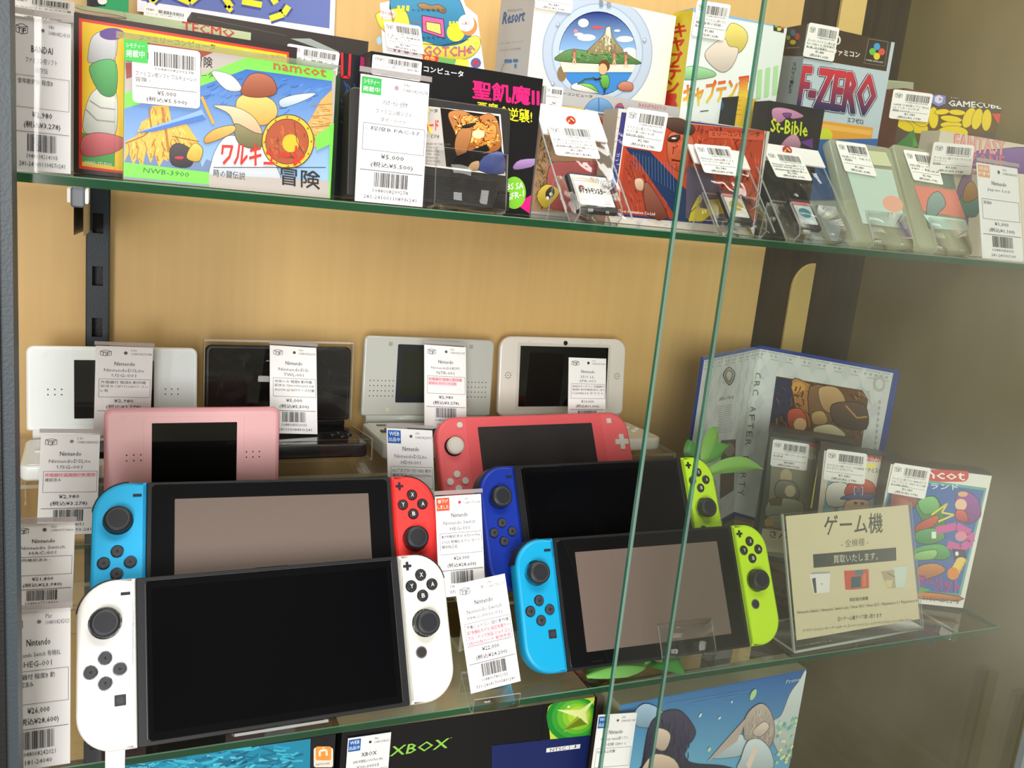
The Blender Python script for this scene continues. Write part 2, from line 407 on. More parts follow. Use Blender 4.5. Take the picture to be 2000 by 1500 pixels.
def price_tag(label, fr, h, brand, lines, body, price, tax, digits, badge=None, name='price_tag', group=None, dot='5a5058', sleeve=True, faint=False, style='narrow'):
    """hanging shop tag printed with maker, model, state, price and bar code; body = list of (text, colour) rows"""
    w = fr.w; t = thing(name, label, 'price tag', fr, group)
    m = MB(); m.box(0, w, 0, .0006, 0, h, 'f4f2f3', 'paper')
    H = 100 * h / w; B = Board(m, quadmap([(0, h), (w, h), (w, 0), (0, 0)], 100, H), -5e-5, mat='paper'); k = H / 225
    g = '77757e'; 
    if badge:
        bt, bc, bb = badge; B.rect(2, 4 * k, 30, 33 * k, bc); B.up(); B.text(bt, 5, 16 * k, 27, 16 * k, 8.5 * k, 'f6f6f6', .01); B.text(bb, 4, 29 * k, 28, 29 * k, 9 * k, 'f6f6f6', .01)
    else: logo(B, 8, 8 * k, 19, 17 * k)
    B.ell(52, 16 * k, 3.2, 3.2, dot); B.text(digits[0], 62, 12 * k, 72, 12 * k, 6 * k, g); B.text(digits[1], 62, 21 * k, 98, 21 * k, 6 * k, g)
    B.text(brand, 33, 49 * k, 69, 49 * k, 9.5 * k, '2e2c34', .015)
    for i, l in enumerate(lines):
        ww = min(70, 5.2 * len(l) + 6); B.text(l, 50 - ww / 2, (65 + 13.5 * i) * k, 50 + ww / 2, (65 + 13.5 * i) * k, 8 * k, '66646e')
    B.line([(7, 84 * k), (97, 84 * k), (97, 131 * k), (7, 131 * k)], .7, '6e6c76', True)
    for i, (l, c) in enumerate(body):
        ww = min(84, len(l) * 6.6)
        if c == 'red':
            B.rect(9, (88 + i * 11) * k, 11 + ww, (97 + i * 11) * k, 'f6cfd6'); B.up()
        B.text(l, 10, (96 + i * 11) * k, 10 + ww, (96 + i * 11) * k, 7.8 * k, 'd02850' if c == 'red' else '4a4852')
    B.text(price, 34, 146 * k, 68, 146 * k, 9.5 * k, '34323a', .012); B.text('(税込' + tax + ')', 20, 162 * k, 82, 162 * k, 11 * k, '34323a', .012)
    B.line([(5, 167 * k), (97, 167 * k)], .9, '44424c')
    B.bars(26, 170 * k, 76, 196 * k, sum(map(ord, digits[1])))
    B.text(digits[1][:13], 25, 206 * k, 77, 206 * k, 6.5 * k, '55535c'); dw = min(39, 2.3 * len(digits[2])); B.text(digits[2], 51 - dw, 218 * k, 51 + dw, 218 * k, 6.5 * k, '55535c')
    m.build('card', t)
    if sleeve:
        q = MB(); q.pf([(-.001, -.0012, -.001), (w + .001, -.0012, -.001), (w + .001, -.0012, h + .003), (-.001, -.0012, h + .003)], 'ffffff', 'sleeve')
        q.box(-.001, w + .001, -.0014, -.0006, h + .001, h + .004, 'd8d0d4', 'edge'); q.build('plastic_sleeve', t)
    return t
def easel(label, fr, w, h, ph=.03, lip=.016, foot=.05, lean=30, base=None, rim_h=.018, name='acrylic_stand', gap=.0015, cat='display stand'):
    """clear easel behind and under something leaning: fr = frame of the leaning face, base line at its foot, its depth ph"""
    l = math.radians(lean); t = MB()
    d = ph + gap
    if rim_h < .002: t.slab([(.002, -.0024), (d, -.0024), (d + .0008, .003), (d + .0008, h)], 0, w, .0018)
    else: t.slab([(-gap - .0018, rim_h), (-gap - .0018, .004), (-gap * .6 - .0006, -.0024), (d, -.0024), (d + .0008, .003), (d + .0008, h)], 0, w, .0018)
    H = (base or 0) + h * math.cos(l) - (d + .0008) * math.sin(l) - .001
    y1 = d + .0028
    t.slab([(y1, h), (y1 + math.sin(l) * H + math.cos(l) * foot, h - math.cos(l) * H + math.sin(l) * foot)], 0, w, .0018)
    o = t.build(name, None, fr); tag(o, label, cat)
    return o

# ------------------------------------------------------------------ the cabinet
ZL, ZU, YF = -.362, -.0143, .537          # lower shelf top, upper shelf top, front edge of both shelves (relative to the camera)
WX = Fr((0, 0, 0), (1, 0, 0), (0, 0, 1))
def put(mb, name, label=None, cat=None, kind=None, parent=None, group=None):
    o = mb.build(name, parent, None if parent else WX); return tag(o, label, cat, group, kind)
XR = .905
m = MB(); m.box(-.22, .742, .900, .915, -.66, .5, 'd8b270', 'pale_wood'); put(m, 'wall_back', kind='structure')
m = MB(); m.box(.742, XR + .02, .9005, .915, -.66, .5, '2e2418', 'reflection_brown'); put(m, 'reflection_strip', kind='structure')  # dark strip whose brown stands in for dark reflections in the glass
a0 = ony(1543, 564, .9).x; a1 = ony(1591, 514, .9).x
zt = ony(1591, 514, .9).z; zb = ony(1543, 564, .9).z
m = MB(); ol = [(a0, -.66), (a1, -.66), (a1, zt)] + [(a1 - (a1 - a0) * math.sin(t), zb + (zt - zb) * math.cos(t)) for t in [math.pi / 2 * k / 8 for k in range(1, 9)]]
m.prism(ol, .8965, .9, 'c9ad6e', 'painted', .0008); put(m, 'wall_strip_low', kind='structure')  # pale wall left between the reflections; curved top shaped after a refraction
b0, b1 = ony(1632, 60, .9).x, ony(1680, 60, .9).x
m = MB(); m.box(b0, b1, .8965, .9, ZU + .04, .45, 'cdb070', 'painted'); put(m, 'wall_strip_high', kind='structure')  # more pale wall between the painted reflections, above the upper shelf
m = MB(); m.box(XR, XR + .018, .47, .9, -.66, .5, '7a6c40', 'olive_wood'); put(m, 'wall_right', kind='structure')
m = MB(); m.box(-.22, -.205, .47, .9, -.66, .5, 'd8b270', 'pale_wood'); put(m, 'wall_left', kind='structure')
m = MB(); m.box(-.22, XR + .02, .45, .915, -.68, -.66, '80745f', 'carpet'); put(m, 'floor', kind='structure')
xp0 = ony(8, 800, .485).x; xp1 = ony(33, 800, .485).x
m = MB(); m.box(xp0 - .045, xp0, .47, .50, -.66, .5, '0c0d10', 'painted'); m.box(xp0, xp1, .4725, .50, -.66, .5, '39424a', 'painted'); put(m, 'trim_4', kind='structure')
xq = ony(1998, 1400, .485).x
m = MB(); m.box(xq, xq + .02, .476, .482, -.66, ZL - .045, 'a9b4b8', 'metal'); put(m, 'trim_5', kind='structure')

def shelf(z, x0, x1, label):
    m = MB(); t = .0052; R = [(x0, YF), (x1, YF), (x1, .885), (x0, .885)]; c = .0006
    m.pf([(a + (c if a == x0 else -c), b + (c if b == YF else -c), z) for a, b in R], 'ffffff', 'shelf_glass')
    m.pf([(a, b, z - t) for a, b in R][::-1], 'ffffff', 'shelf_glass')
    for i in range(4):
        (ax, ay), (bx, by) = R[i], R[(i + 1) % 4]
        f = lambda x, y, k: (x + (c if x == x0 else -c) * k, y + (c if y == YF else -c) * k)
        m.pf([(ax, ay, z - t), (bx, by, z - t), (bx, by, z - c), (ax, ay, z - c)], '1f5c3c', 'glass_rim')
        m.pf([(ax, ay, z - c), (bx, by, z - c), (*f(bx, by, 1), z), (*f(ax, ay, 1), z)], '8fb8a0', 'glass_rim')
    return put(m, 'glass_shelf', label, 'shelf')
shelf(ZU, -.16, .895, 'upper green-edged glass shelf carrying boxed game cartridges')
shelf(ZL, -.16, .797, 'lower green-edged glass shelf carrying handheld consoles')

# black slotted rail and its shelf brackets
rl = ony(170, 600, .887).x; rr_ = ony(211, 600, .887).x
t = thing('slotted_rail', 'black slotted steel upright rail on pale wooden back panel', 'rail', Fr((rl, .887, -.66), (1, 0, 0), (0, 0, 1)))
m = MB(); wd = rr_ - rl; sl = [ony(190, 520, .887).z, ony(190, 621, .887).z]; pit = sl[0] - sl[1]; sh = sl[0] - ony(190, 558, .887).z
sx0 = ony(180, 540, .887).x - rl; sx1 = ony(201, 540, .887).x - rl; zz = []
z = sl[0]
while z < .42: z += pit
while z > -.64: zz.append(z); z -= pit
m.box(0, sx0, 0, .0025, 0, 1.16, '2c353f', 'painted'); m.box(sx1, wd, 0, .0025, 0, 1.16, '2c353f', 'painted')
prev = 1.16
for z in zz + [None]:
    a = 0 if z is None else z + .66
    m.box(sx0, sx1, 0, .0025, a, prev, '2c353f', 'painted')
    if z is not None: prev = a - sh
m.box(-.0012, 0, .0006, .0128, 0, 1.16, '14181c', 'painted'); m.box(wd, wd + .0012, .0006, .0128, 0, 1.16, '0c0f12', 'painted')
m.build('channel', t); m = MB(); m.box(0, wd, .0105, .0128, 0, 1.16, '0a0b0d', 'painted'); m.build('back_plate', t)
def bracket(x, zt, label, y0=.548, wdt=.0045, xw=None):
    F = Fr((x, y0, zt), (1, 0, 0), (0, 0, 1)); t = thing('shelf_bracket', label, 'bracket', F)
    L = .886 - y0
    m = MB(); m.prism([(-wdt / 2, -.010), (wdt / 2, -.010), (wdt / 2, -.0005), (-wdt / 2, -.0005)], .004, L, 'e8e6de', 'metal')
    m.pf([(wdt / 2 + .0002, .02, -.028), (wdt / 2 + .0002, L, -.05), (wdt / 2 + .0002, L, -.0005), (wdt / 2 + .0002, .02, -.0005)], 'b9b4a8', 'metal')
    m.pf([(-wdt / 2 - .0002, .02, -.0005), (-wdt / 2 - .0002, L, -.0005), (-wdt / 2 - .0002, L, -.05), (-wdt / 2 - .0002, .02, -.028)], 'b9b4a8', 'metal')
    m.build('arm', t)
    m = MB(); m.prism(rrect(-.0034, -.0112, .0034, -.0006, .0014), -.001, .012, '6b6f78' if zt > -.1 else '5a4436', 'plastic', .001); m.build('end_cap', t)
    m = MB(); m.prism(rrect(-.0052, -.009, -.0035, -.0012, .0007), .001, .013, 'f2f2f0', 'plastic'); m.prism(rrect(.0035, -.009, .0052, -.0012, .0007), .001, .05, 'f2f2f0', 'plastic'); m.build('clip', t)
    return t
bx = ony(152, 372, .55); bracket(bx.x, ZU - .0053, 'white bracket with grey end cap under left end of upper shelf')
bx = ony(1862, 1256, .548); bracket(bx.x, ZL - .0053, 'white bracket with brown end cap under right end of lower shelf')

# sliding glass doors, pushed to the right
def door(n, pts, y):
    A, B = ony(*pts[0], y), ony(*pts[1], y); x = (A.x + B.x) / 2
    m = MB(); t = .005; x1 = XR + .0
    m.pf([(x + .0005, y, -.655), (x1, y, -.655), (x1, y, .49), (x + .0005, y, .49)], 'ffffff', 'door_glass')
    m.pf([(x1, y + t, -.655), (x, y + t, -.655), (x, y + t, .49), (x1, y + t, .49)], 'ffffff', 'door_glass')
    m.pf([(x, y + t, -.655), (x, y + .0022, -.655), (x, y + .0022, .49), (x, y + t, .49)], '2f7f6e', 'glass_rim')
    m.pf([(x, y + .0022, -.655), (x + .0005, y, -.655), (x + .0005, y, .49), (x, y + .0022, .49)], '4f9f8e', 'glass_rim')
    m.pf([(x - .0003, y + .0018, -.655), (x + .0006, y - .0001, -.655), (x + .0006, y - .0001, .49), (x - .0003, y + .0018, .49)], 'cfe8e0', 'edge')
    put(m, n, kind='structure')
door('door_1', [(1324, 400), (1218, 1200)], .484)
door('door_2', [(1436, 400), (1320, 1200)], .506)

# clear acrylic risers that lift the rear rows
def riser(label, x0, x1, y0, y1, top, bottom=ZL):
    F = Fr((x0, y0, bottom + .0004), (1, 0, 0), (0, 0, 1)); W = x1 - x0; D = y1 - y0; H = top - bottom - .0004; t = .003; m = MB()
    def sheet(x0, x1, y0, y1, z0, z1, ed):
        m.box(x0, x1, y0, y1, z0, z1, 'ffffff', 'clear', {k: ('e6e4cc', 'edge') for k in ed})
    sheet(0, W, 0, D, H - t, H, ('front', 'left', 'right')); sheet(0, t, 0, D, 0, H - t, ('front', 'bottom')); sheet(W - t, W, 0, D, 0, H - t, ('front', 'bottom'))
    sheet(t, W - t, D - t, D, 0, H - t, ('bottom',)); sheet(t, W - t, .001, .001 + t, 0, H - t, ('bottom',))
    o = m.build('acrylic_riser', None, F); return tag(o, label, 'riser')
riser('low clear riser under the red and blue console', .035, .226, .606, .70, -.322)
riser('low clear riser under the blue and yellow console', .262, .52, .612, .70, -.322)
riser('tall clear riser along the back panel holding open clamshell consoles', -.075, .262, .752, .884, -.2565)
riser('tall clear riser under the white clamshell with round speaker dots', .268, .57, .785, .884, -.2565)
riser('middle clear riser behind the red and blue console', -.045, .160, .703, .748, -.319)
riser('middle clear riser under the coral pink console', .268, .51, .703, .762, -.300)

# ------------------------------------------------------------------ hybrid consoles with clip-on controllers
def letter(mb, t, cx, cz, s, col, y):
    B = Board(mb, lambda a, b: (a, b), y); V, P = glyphs(t, .02, 2); i0 = len(mb.v)
    for a, b in V: mb.vt((cx + (a - .5) * s * .8, y, cz + (b - .5) * s))
    for p in P: mb.face([i0 + k for k in p], col, 'plastic')
def dot_button(parent, name, x, z, r, col, sym=None, symcol='d8d4d0', ph=.0018, label=None):
    m = MB(); m.cyl(x, z, r + .0007, -.0002, .002, '1a1a1c' if col != 'd9d2ca' else 'e06f72', 'plastic'); m.cyl(x, z, r, -ph, .001, col, 'plastic', .0006)
    if sym and len(sym) == 1 and sym in 'XYAB': letter(m, sym, x, z, r * .85, symcol, -ph - 5e-5)
    elif sym:
        a = dict(u=90, d=270, l=180, r=0)[sym]; q = [(x + .0013 * math.cos(math.radians(a + k)), -ph - 5e-5, z + .0013 * math.sin(math.radians(a + k))) for k in (0, 130, 230)]
        m.pf(q, '101012', 'plastic')
    return tag(m.build(name, parent), label)
def stick(parent, x, z, cap='24262b', ring='3a3c42', s=1):
    m = MB(); m.cyl(x, z, .0098 * s, -.0002, .001, '141416', 'plastic', 0); m.cyl(x, z, .0078 * s, -.003, .001, '1c1e22' if cap != 'd9d2ca' else '8a4a4c', 'plastic', .001); m.cyl(x, z, .0088 * s, -.0085, -.0035, cap, 'plastic', .0016)
    m.cyl(x, z, .0074 * s, -.0088, -.0083, ring, 'plastic', .0003); m.cyl(x, z, .0062 * s, -.00895, -.0086, cap, 'plastic', .0002)
    m.build('thumb_stick', parent)
def hybrid(label, fr, cl, cr, oled=True, lab=('', ''), low=0):
    """tablet 173 x 102 mm and a controller on either side; frame at the centre of the front face"""
    t = thing('game_console', label, 'game console', fr, 'hybrid handheld consoles')
    m = MB(); X, Z = .0865, .051
    m.prism(rrect(-X, -Z, X, Z, .0012), .0012, .0139, '1c1d21', 'matte', .0008, .001); m.prism(rrect(-X + .0004, -Z + .0004, X - .0004, Z - .0004, .001), .0008, .0014, '1b1c20', 'plastic'); m.build('tablet', t)
    if oled:
        b = MB(); b.prism(rrect(-.0805, -.0485, .0815, .0488, .002), .0002, .0012, '0c0c0e', 'screen', .0003); g = b.build('screen_glass', t)
        b = MB(); b.prism(rrect(-.0775, -.0436, .0775, .0436, .001), .00012, .0004, '07070a', 'screen'); tag(b.build('screen', t), 'unlit black screen')
        for sx in (-1, 1):
            b = MB(); b.box(sx * .0812 - .0002, sx * .0812 + .0002, -.0001, .001, -.047, .047, '6a6866', 'metal'); b.build('glass_border', t)
    else:
        b = MB(); b.prism(rrect(-.0835, -.0490, .0835, .0490, .003), .0002, .0012, '121214', 'screen', .0003); b.build('screen_glass', t)
        b = MB(); b.prism(rrect(-.0685, -.0385, .0685, .0385, .0006), .00008, .0004, '6e5f58', 'plastic'); tag(b.build('screen', t), 'unlit brownish grey screen')
        for sx in (-.06, .06):
            b = MB(); b.prism(rrect(sx - .005, -.0468, sx + .005, -.0452, .0007), -.0001, .0006, '050506', 'plastic'); b.build('speaker_slot', t)
    m = MB(); m.prism(rrect(-.012, Z - .0002, .010, Z + .0006, .0003), .005, .009, '1a1a1c', 'plastic'); m.build('top_vent', t)
    for side, c, lb in ((-1, cl, lab[0]), (1, cr, lab[1])):
        m = MB(); x0, x1 = sorted((side * X, side * (X + .0342)))
        ol = rrect(x0, -Z, x1, Z, (.0225, .0006, .0006, .0225) if side < 0 else (.0006, .0225, .0225, .0006), 10)
        m.prism(ol, -.0002, .0139, c, 'plastic', .0026, .003); j = tag(m.build('controller', t), lb or None)
        # shoulder buttons wrapping the upper outer corner
        s = MB(); pts = []
        for k in range(11):
            a = math.radians(90 + 80 * k / 10); pts.append((.0225 * math.cos(a), .0225 * math.sin(a)))
        cx = X + .0342 - .0225
        outer = [(-cx + 1.035 * p[0], Z - .0225 + 1.035 * p[1] + .0001) for p in pts]; inner = [(-cx + .97 * p[0], Z - .0225 + .97 * p[1]) for p in pts]
        ol = [(side * -1 * -p[0] if side < 0 else -p[0], p[1]) for p in outer + inner[::-1]]
        if side < 0: ol = [(p[0], p[1]) for p in outer + inner[::-1]]
        A = sum(ol[i - 1][0] * ol[i][1] - ol[i][0] * ol[i - 1][1] for i in range(len(ol)))
        s.prism(ol if A > 0 else ol[::-1], .0022, .0145, '1e2126', 'plastic'); s.build('shoulder_button', j)
        if side < 0:
            bxm = -X - .0180; stick(j, bxm, Z - .0262)
            for sy, dx, dz in (('u', 0, .0075), ('l', -.0082, 0), ('r', .0082, 0), ('d', 0, -.0075)): dot_button(j, 'direction_button', bxm + dx, Z - .0545 + dz, .0036, '3b3c42', sy)
            b = MB(); b.box(-X - .0090, -X - .0035, -.0008, .001, Z - .0102, Z - .0084, '22242a', 'plastic'); b.build('minus_button', j)
            b = MB(); b.prism(rrect(-X - .0130, Z - .0762, -X - .0065, Z - .0697, .0004), -.0008, .001, '2a2b30', 'plastic', .0003); b.cyl(-X - .00975, Z - .07295, .0022, -.001, -.0006, '38393f', 'plastic'); b.build('capture_button', j)
        else:
            bxm = X + .0158
            for sy, dx, dz in (('X', 0, .0073), ('Y', -.0078, 0), ('A', .0078, 0), ('B', 0, -.0073)): dot_button(j, 'letter_button', bxm + dx, Z - .0222 + dz, .0036, '2a2a2e', sy)
            stick(j, bxm, Z - .0485)
            b = MB(); b.box(X + .0033, X + .0093, -.0008, .001, Z - .0088, Z - .0070, '22242a', 'plastic'); b.box(X + .0054, X + .0072, -.0009, .001, Z - .0109, Z - .0049, '22242a', 'plastic'); b.build('plus_button', j)
            b = MB(); b.cyl(X + .0110, Z - .0680, .0042, -.0004, .001, '77777b', 'plastic'); b.cyl(X + .0110, Z - .0680, .0034, -.0012, .001, '33302f', 'plastic', .0004); b.build('home_button', j)
    return t
SW1 = centred((.1080, .554, -.3055), -.1, 30.1, -.6)
hybrid('large black-screened console with two white controllers at front left', SW1, 'efefee', 'e6e4dd', True, ('white left controller', 'white right controller'))
SW2 = centred((.4136, .5710, -.3068), -1, 28.8, -.4)
hybrid('grey-screened console with cyan left and yellow right controllers, at front right', SW2, '0b9fd2', 'c6ee2c', False, ('cyan left controller', 'yellow right controller'))
SW3 = centred((.1150, .614, -.264), -2, 31, .1)
hybrid('grey-screened console with light blue left and red right controllers, behind the white one', SW3, '27b1ea', 'f93c3a', False, ('light blue left controller', 'red right controller'))
SW4 = centred((.4030, .636, -.266), 2.5, 29.1, 0)
hybrid('black-screened console with dark blue left and yellow right controllers, second row', SW4, '10309c', 'c6ee2c', True, ('dark blue left controller', 'yellow right controller'))
easel('clear acrylic stand holding the console with white controllers', SW1.moved(-.03, 0, -.051), .06, .06, .0142, lean=30.1, base=.011, foot=.03, rim_h=.0015)
easel('clear acrylic stand with curved lip holding cyan and yellow console', SW2.moved(-.003, 0, -.051), .052, .06, .0142, lean=28.8, base=.010, foot=.03, rim_h=.026)
easel('clear acrylic stand under the red and blue console', SW3.moved(-.03, 0, -.051), .06, .05, .0142, lean=31, base=.013, foot=.02, rim_h=.0015)
easel('clear acrylic stand under the blue and yellow console', SW4.moved(-.03, 0, -.051), .06, .05, .0142, lean=29.1, base=.010, foot=.02, rim_h=.0015)

# coral pink one-piece console
LT = level((848, 964), (1232, 964), .765); A = ony(848, 815, .776); Bp = ony(1222, 803, .776)
ax = (Bp - A).normalized(); z0 = Vector((0, 0, 1)); z0 = (z0 - ax * ax.z).normalized(); y0 = z0.cross(ax); l = math.radians(30)
az = z0 * math.cos(l) + y0 * math.sin(l); LT = Fr((A + Bp) / 2 - az * .0456, ax, az)
t = thing('game_console', 'coral pink one-piece handheld console with pale grey buttons', 'game console', LT)
PK = 'ee6a70'; X, Z = .104, .0456
m = MB(); m.prism(rrect(-X, -Z, X, Z, .021, 9), 0, .0139, PK, 'plastic', .003, .003); m.build('body', t)
m = MB(); m.prism(rrect(-.0735, -Z + .001, .0735, Z - .0035, .001), -.0003, .001, 'ea6268', 'plastic', .0002); m.build('screen_frame', t)
m = MB(); m.prism(rrect(-.062, -.0352, .062, .0345, .0006), -.0005, .0006, '3a3638', 'screen'); tag(m.build('screen', t), 'unlit dark screen')
G = 'd9d2ca'; stick(t, -.0885, .0165, G, 'd2cbc3', .93)
for dx, dz in ((0, .0068), (-.0075, 0), (.0075, 0), (0, -.0068)): dot_button(t, 'direction_button', -.0885 + dx, -.0125 + dz - .004, .0034, G)
dot_button(t, 'minus_button', -.0800, .0372, .0030, G)
m = MB(); m.box(.0795, .0845, -.0012, .001, .0335, .0385, G, 'plastic'); m.build('plus_button', t)
m = MB(); m.box(.0855, .1015 - .001, -.0016, .001, .0110, .0162, G, 'plastic'); m.box(.0905, .0957, -.0017, .001, .0058, .0214, G, 'plastic'); tag(m.build('direction_pad', t), 'pale grey cross-shaped pad')
for dx, dz in ((0, .0068), (-.0075, 0), (.0075, 0), (0, -.0068)): dot_button(t, 'letter_button', .092 + dx, -.0165 + dz, .0034, G)
easel('clear acrylic stand under the coral pink console', LT.moved(-.03, 0, -.0456), .06, .05, .0142, lean=30, base=.008, foot=.004, rim_h=.0015)

# ------------------------------------------------------------------ clamshell consoles
def clam(name_label, fr, W, H, D, c, cin, lean, base_ang, scr, kind, th=.0085, thb=.0125, rad=.006, low=None):
    """fr stands at the middle of the hinge, front face of the lid; scr = (half width, z0, z1) of the lid screen"""
    t = thing('clamshell_console', name_label, 'game console', fr, 'open clamshell consoles')
    x = W / 2
    m = MB(); m.prism(rrect(-x, .002, x, H, (rad * .4, rad * .4, rad, rad), 6), 0, th, c, 'pearl', .0018, .003)
    if kind == 'lite':
        m.prism(rrect(-x + .003, .0045, x - .003, H - .003, .004), -.0002, .001, cin, 'pearl', .0002)
        for s in (-1, 1):
            for i in range(3):
                for j in range(2): m.cyl(s * (x - .0215) + (i - 1) * .0052, .0325 + j * .0045 - .00, .0006, -.0003, .0004, '151515', 'matte', n=8)
        m.prism(rrect(scr[0] * -1 - .006, scr[1] - .005, scr[0] + .006, scr[2] + .005, .001), -.0004, .0006, cin, 'pearl', .0002)
        for s in (-1, 1): m.prism(rrect(s * (x - .014) - .002, H - .0085, s * (x - .014) + .002, H - .006, .0008), -.0005, .0004, cin, 'pearl', .0002)
    if kind == 'grid':
        for s in (-1, 1):
            for i in range(7):
                for j in range(4): m.cyl(s * (x - .0195) + (i - 3) * .0040, .0225 + j * .0052, .00055, -.0003, .0004, '2a2a28', 'matte', n=8)
            m.prism(rrect(s * (x * .62) - .002, H - .0095, s * (x * .62) + .002, H - .0055, .0006), -.0004, .0004, '9a978a', 'plastic')
            m.prism(rrect(s * (x * .62) - .002, .0065, s * (x * .62) + .002, .0105, .0006), -.0003, .0004, 'c8c4b6', 'plastic')
        m.prism(rrect(-scr[0] - .0045, scr[1] - .006, scr[0] + .0045, scr[2] + .0055, .0015), -.0006, .0006, '1b1e26', 'plastic', .0002)
    if kind == 'round':
        for s in (-1, 1):
            for k in range(8):
                a = k * math.pi / 4; m.cyl(s * (x - .0105) + .0032 * math.cos(a), .046 + .0032 * math.sin(a), .00055, -.0003, .0004, '3a3632', 'matte', n=8)
            m.cyl(s * (x - .0105), .046, .00055, -.0003, .0004, '3a3632', 'matte', n=8); m.cyl(s * .044, H - .0058, .0018, -.0004, .0004, 'd4cec4', 'plastic')
        m.cyl(0, H - .006, .0026, -.0006, .0004, '221c1c', 'gloss', .0003)
        m.prism(rrect(-scr[0] - .0035, scr[1] - .0035, scr[0] + .0035, scr[2] + .0035, .002), -.0003, .0006, 'cfc9bf', 'plastic', .0002)
    if kind == 'dark':
        m.prism(rrect(-x + .003, .004, x - .003, H - .003, .004), -.0004, .001, '101216', 'gloss', .0003)
    lid = m.build('lid', t)
    m = MB(); m.prism(rrect(-scr[0], scr[1], scr[0], scr[2], .0005), -.0008, .0004, '0c0c0c' if kind != 'grid' else '2b2e26', 'screen'); tag(m.build('upper_screen', lid), 'unlit upper screen')
    T = Matrix.Rotation(math.radians(base_ang), 4, 'X')
    m = MB(); m.tube([(-x * .93, .005, -.001), (x * .93, .005, -.001)], .0055, c, 'pearl', 14); m.build('hinge', t)
    # base: runs forward (minus y) from the hinge
    m = MB(); m.T = T @ Matrix.Translation((0, 0, -.004)) @ Matrix(((1, 0, 0, 0), (0, 0, 1, 0), (0, -1, 0, 0), (0, 0, 0, 1))).inverted()
    # drawing plane x,z -> x,-y with "front" facing up
    m.T = T @ Matrix(((1, 0, 0, 0), (0, 0, 1, -.001), (0, -1, 0, -.004), (0, 0, 0, 1)))
    m.prism(rrect(-x, -D, x, -.002, rad * 1.1, 6), 0, thb, c, 'pearl', .002, .003)
    m.prism(rrect(-x + .004, -D + .004, x - .004, -.004, .004), -.0003, .001, cin, 'pearl' if kind != 'dark' else 'gloss', .0002)
    bs = m.build('base', t); T2 = m.T
    m = MB(); m.T = T2; m.prism(rrect(-.031, -D * .5 - .024, .031, -D * .5 + .024, .001), -.0006, .0006, '111214', 'screen', .0002); tag(m.build('lower_screen', bs), 'unlit lower screen')
    bc = dict(grid='3a3c40', dark='1a1b1e', round='e0dcd4', lite='dcdad8')[kind]
    m = MB(); m.T = T2; dx = -x + .0175; m.box(dx - .009, dx + .009, -.0018, .001, -D * .5 - .003, -D * .5 + .003, bc, 'plastic'); m.box(dx - .003, dx + .003, -.0019, .001, -D * .5 - .009, -D * .5 + .009, bc, 'plastic'); m.build('direction_pad', bs)
    for a, b in ((0, .0075), (.0075, 0), (-.0075, 0), (0, -.0075)):
        m = MB(); m.T = T2; m.cyl(x - .0175 + a, -D * .5 + b, .0034, -.0015, .001, bc, 'plastic', .0004, 16); m.build('letter_button', bs)
    m = MB(); m.T = T2; m.box(dx - .006, dx + .005, -.0012, .001, -.018, -.0155, bc if kind != 'grid' else '44464a', 'plastic'); m.build('power_button', bs)
    return t
def lidframe(tl, tr, Y, H, lean):
    A, B = ony(*tl, Y), ony(*tr, Y); f = two(A, B, lean); f.P = (A + B) / 2 - f.az * H; return f, (B - A).length
f, W1 = lidframe((50, 675), (386, 680), .835, .0735, 8)
clam('open white clamshell console beside the black rail, topmost at left', f, W1, .0735, .073, 'e9eeef', 'dfe6e8', 8, 9, (.0315, .012, .062), 'lite')
f, W2 = lidframe((398, 667), (690, 673), .846, .0755, 6)
DSI = f
clam('open glossy black clamshell console inside a clear hard case', f, W2 - .003, .073, .074, '121417', '0e1012', 6, 3, (.0335, .010, .060), 'dark')
# its clear shell
m = MB(); x = W2 / 2
m.slab([(-.0018, .002), (-.0018, .0758)], -x, x, .001); m.slab([(-.0018, .0762), (.010, .0762)], -x, x, .001)
for s in (-1, 1): m.box(s * x - (.001 if s > 0 else 0), s * x + (.001 if s < 0 else 0), -.0018, .010, .002, .0762, 'e8e0c8', 'edge')
m.box(-x - .001, x + .001, -.0795, -.0785, -.0215, -.0025, 'd8d8c8', 'clear', {'top': ('e0d8b8', 'edge'), 'bottom': ('e0d8b8', 'edge'), 'left': ('e0d8b8', 'edge'), 'right': ('e0d8b8', 'edge')})
for s in (-1, 1): m.box(s * x - .0005, s * x + .0005, -.0785, -.002, -.0215, -.0025, 'd8d8c8', 'clear', {'top': ('e0d8b8', 'edge'), 'bottom': ('e0d8b8', 'edge'), 'front': ('e0d8b8', 'edge')})
o = m.build('hard_case', None, DSI); tag(o, 'clear hard plastic case around the black clamshell console', 'case')
f, W3 = lidframe((713, 655), (967, 665), .868, .083, 6)
clam('open silver clamshell console with speaker grids, narrow screen between them', f, W3, .083, .085, 'b6b8b2', 'bdb9ab', 6, 4, (.0165 * 1.9, .022, .070), 'grid', thb=.016)
f, W4 = lidframe((978, 656), (1224, 663), .874, .088, 8)
clam('open white clamshell console with round speaker dots and large upper screen', f, W4, .088, .088, 'dfd9d0', 'd9d2c8', 8, 6, (.0545, .012, .078), 'round', rad=.014)
f, W5 = lidframe((203, 798), (547, 795), .745, .074, 8)
clam('open rose pink clamshell console behind the red and blue console', f, W5, .074, .072, 'dd9aa4', 'eab4b8', 8, 34, (.0325, .013, .062), 'lite')

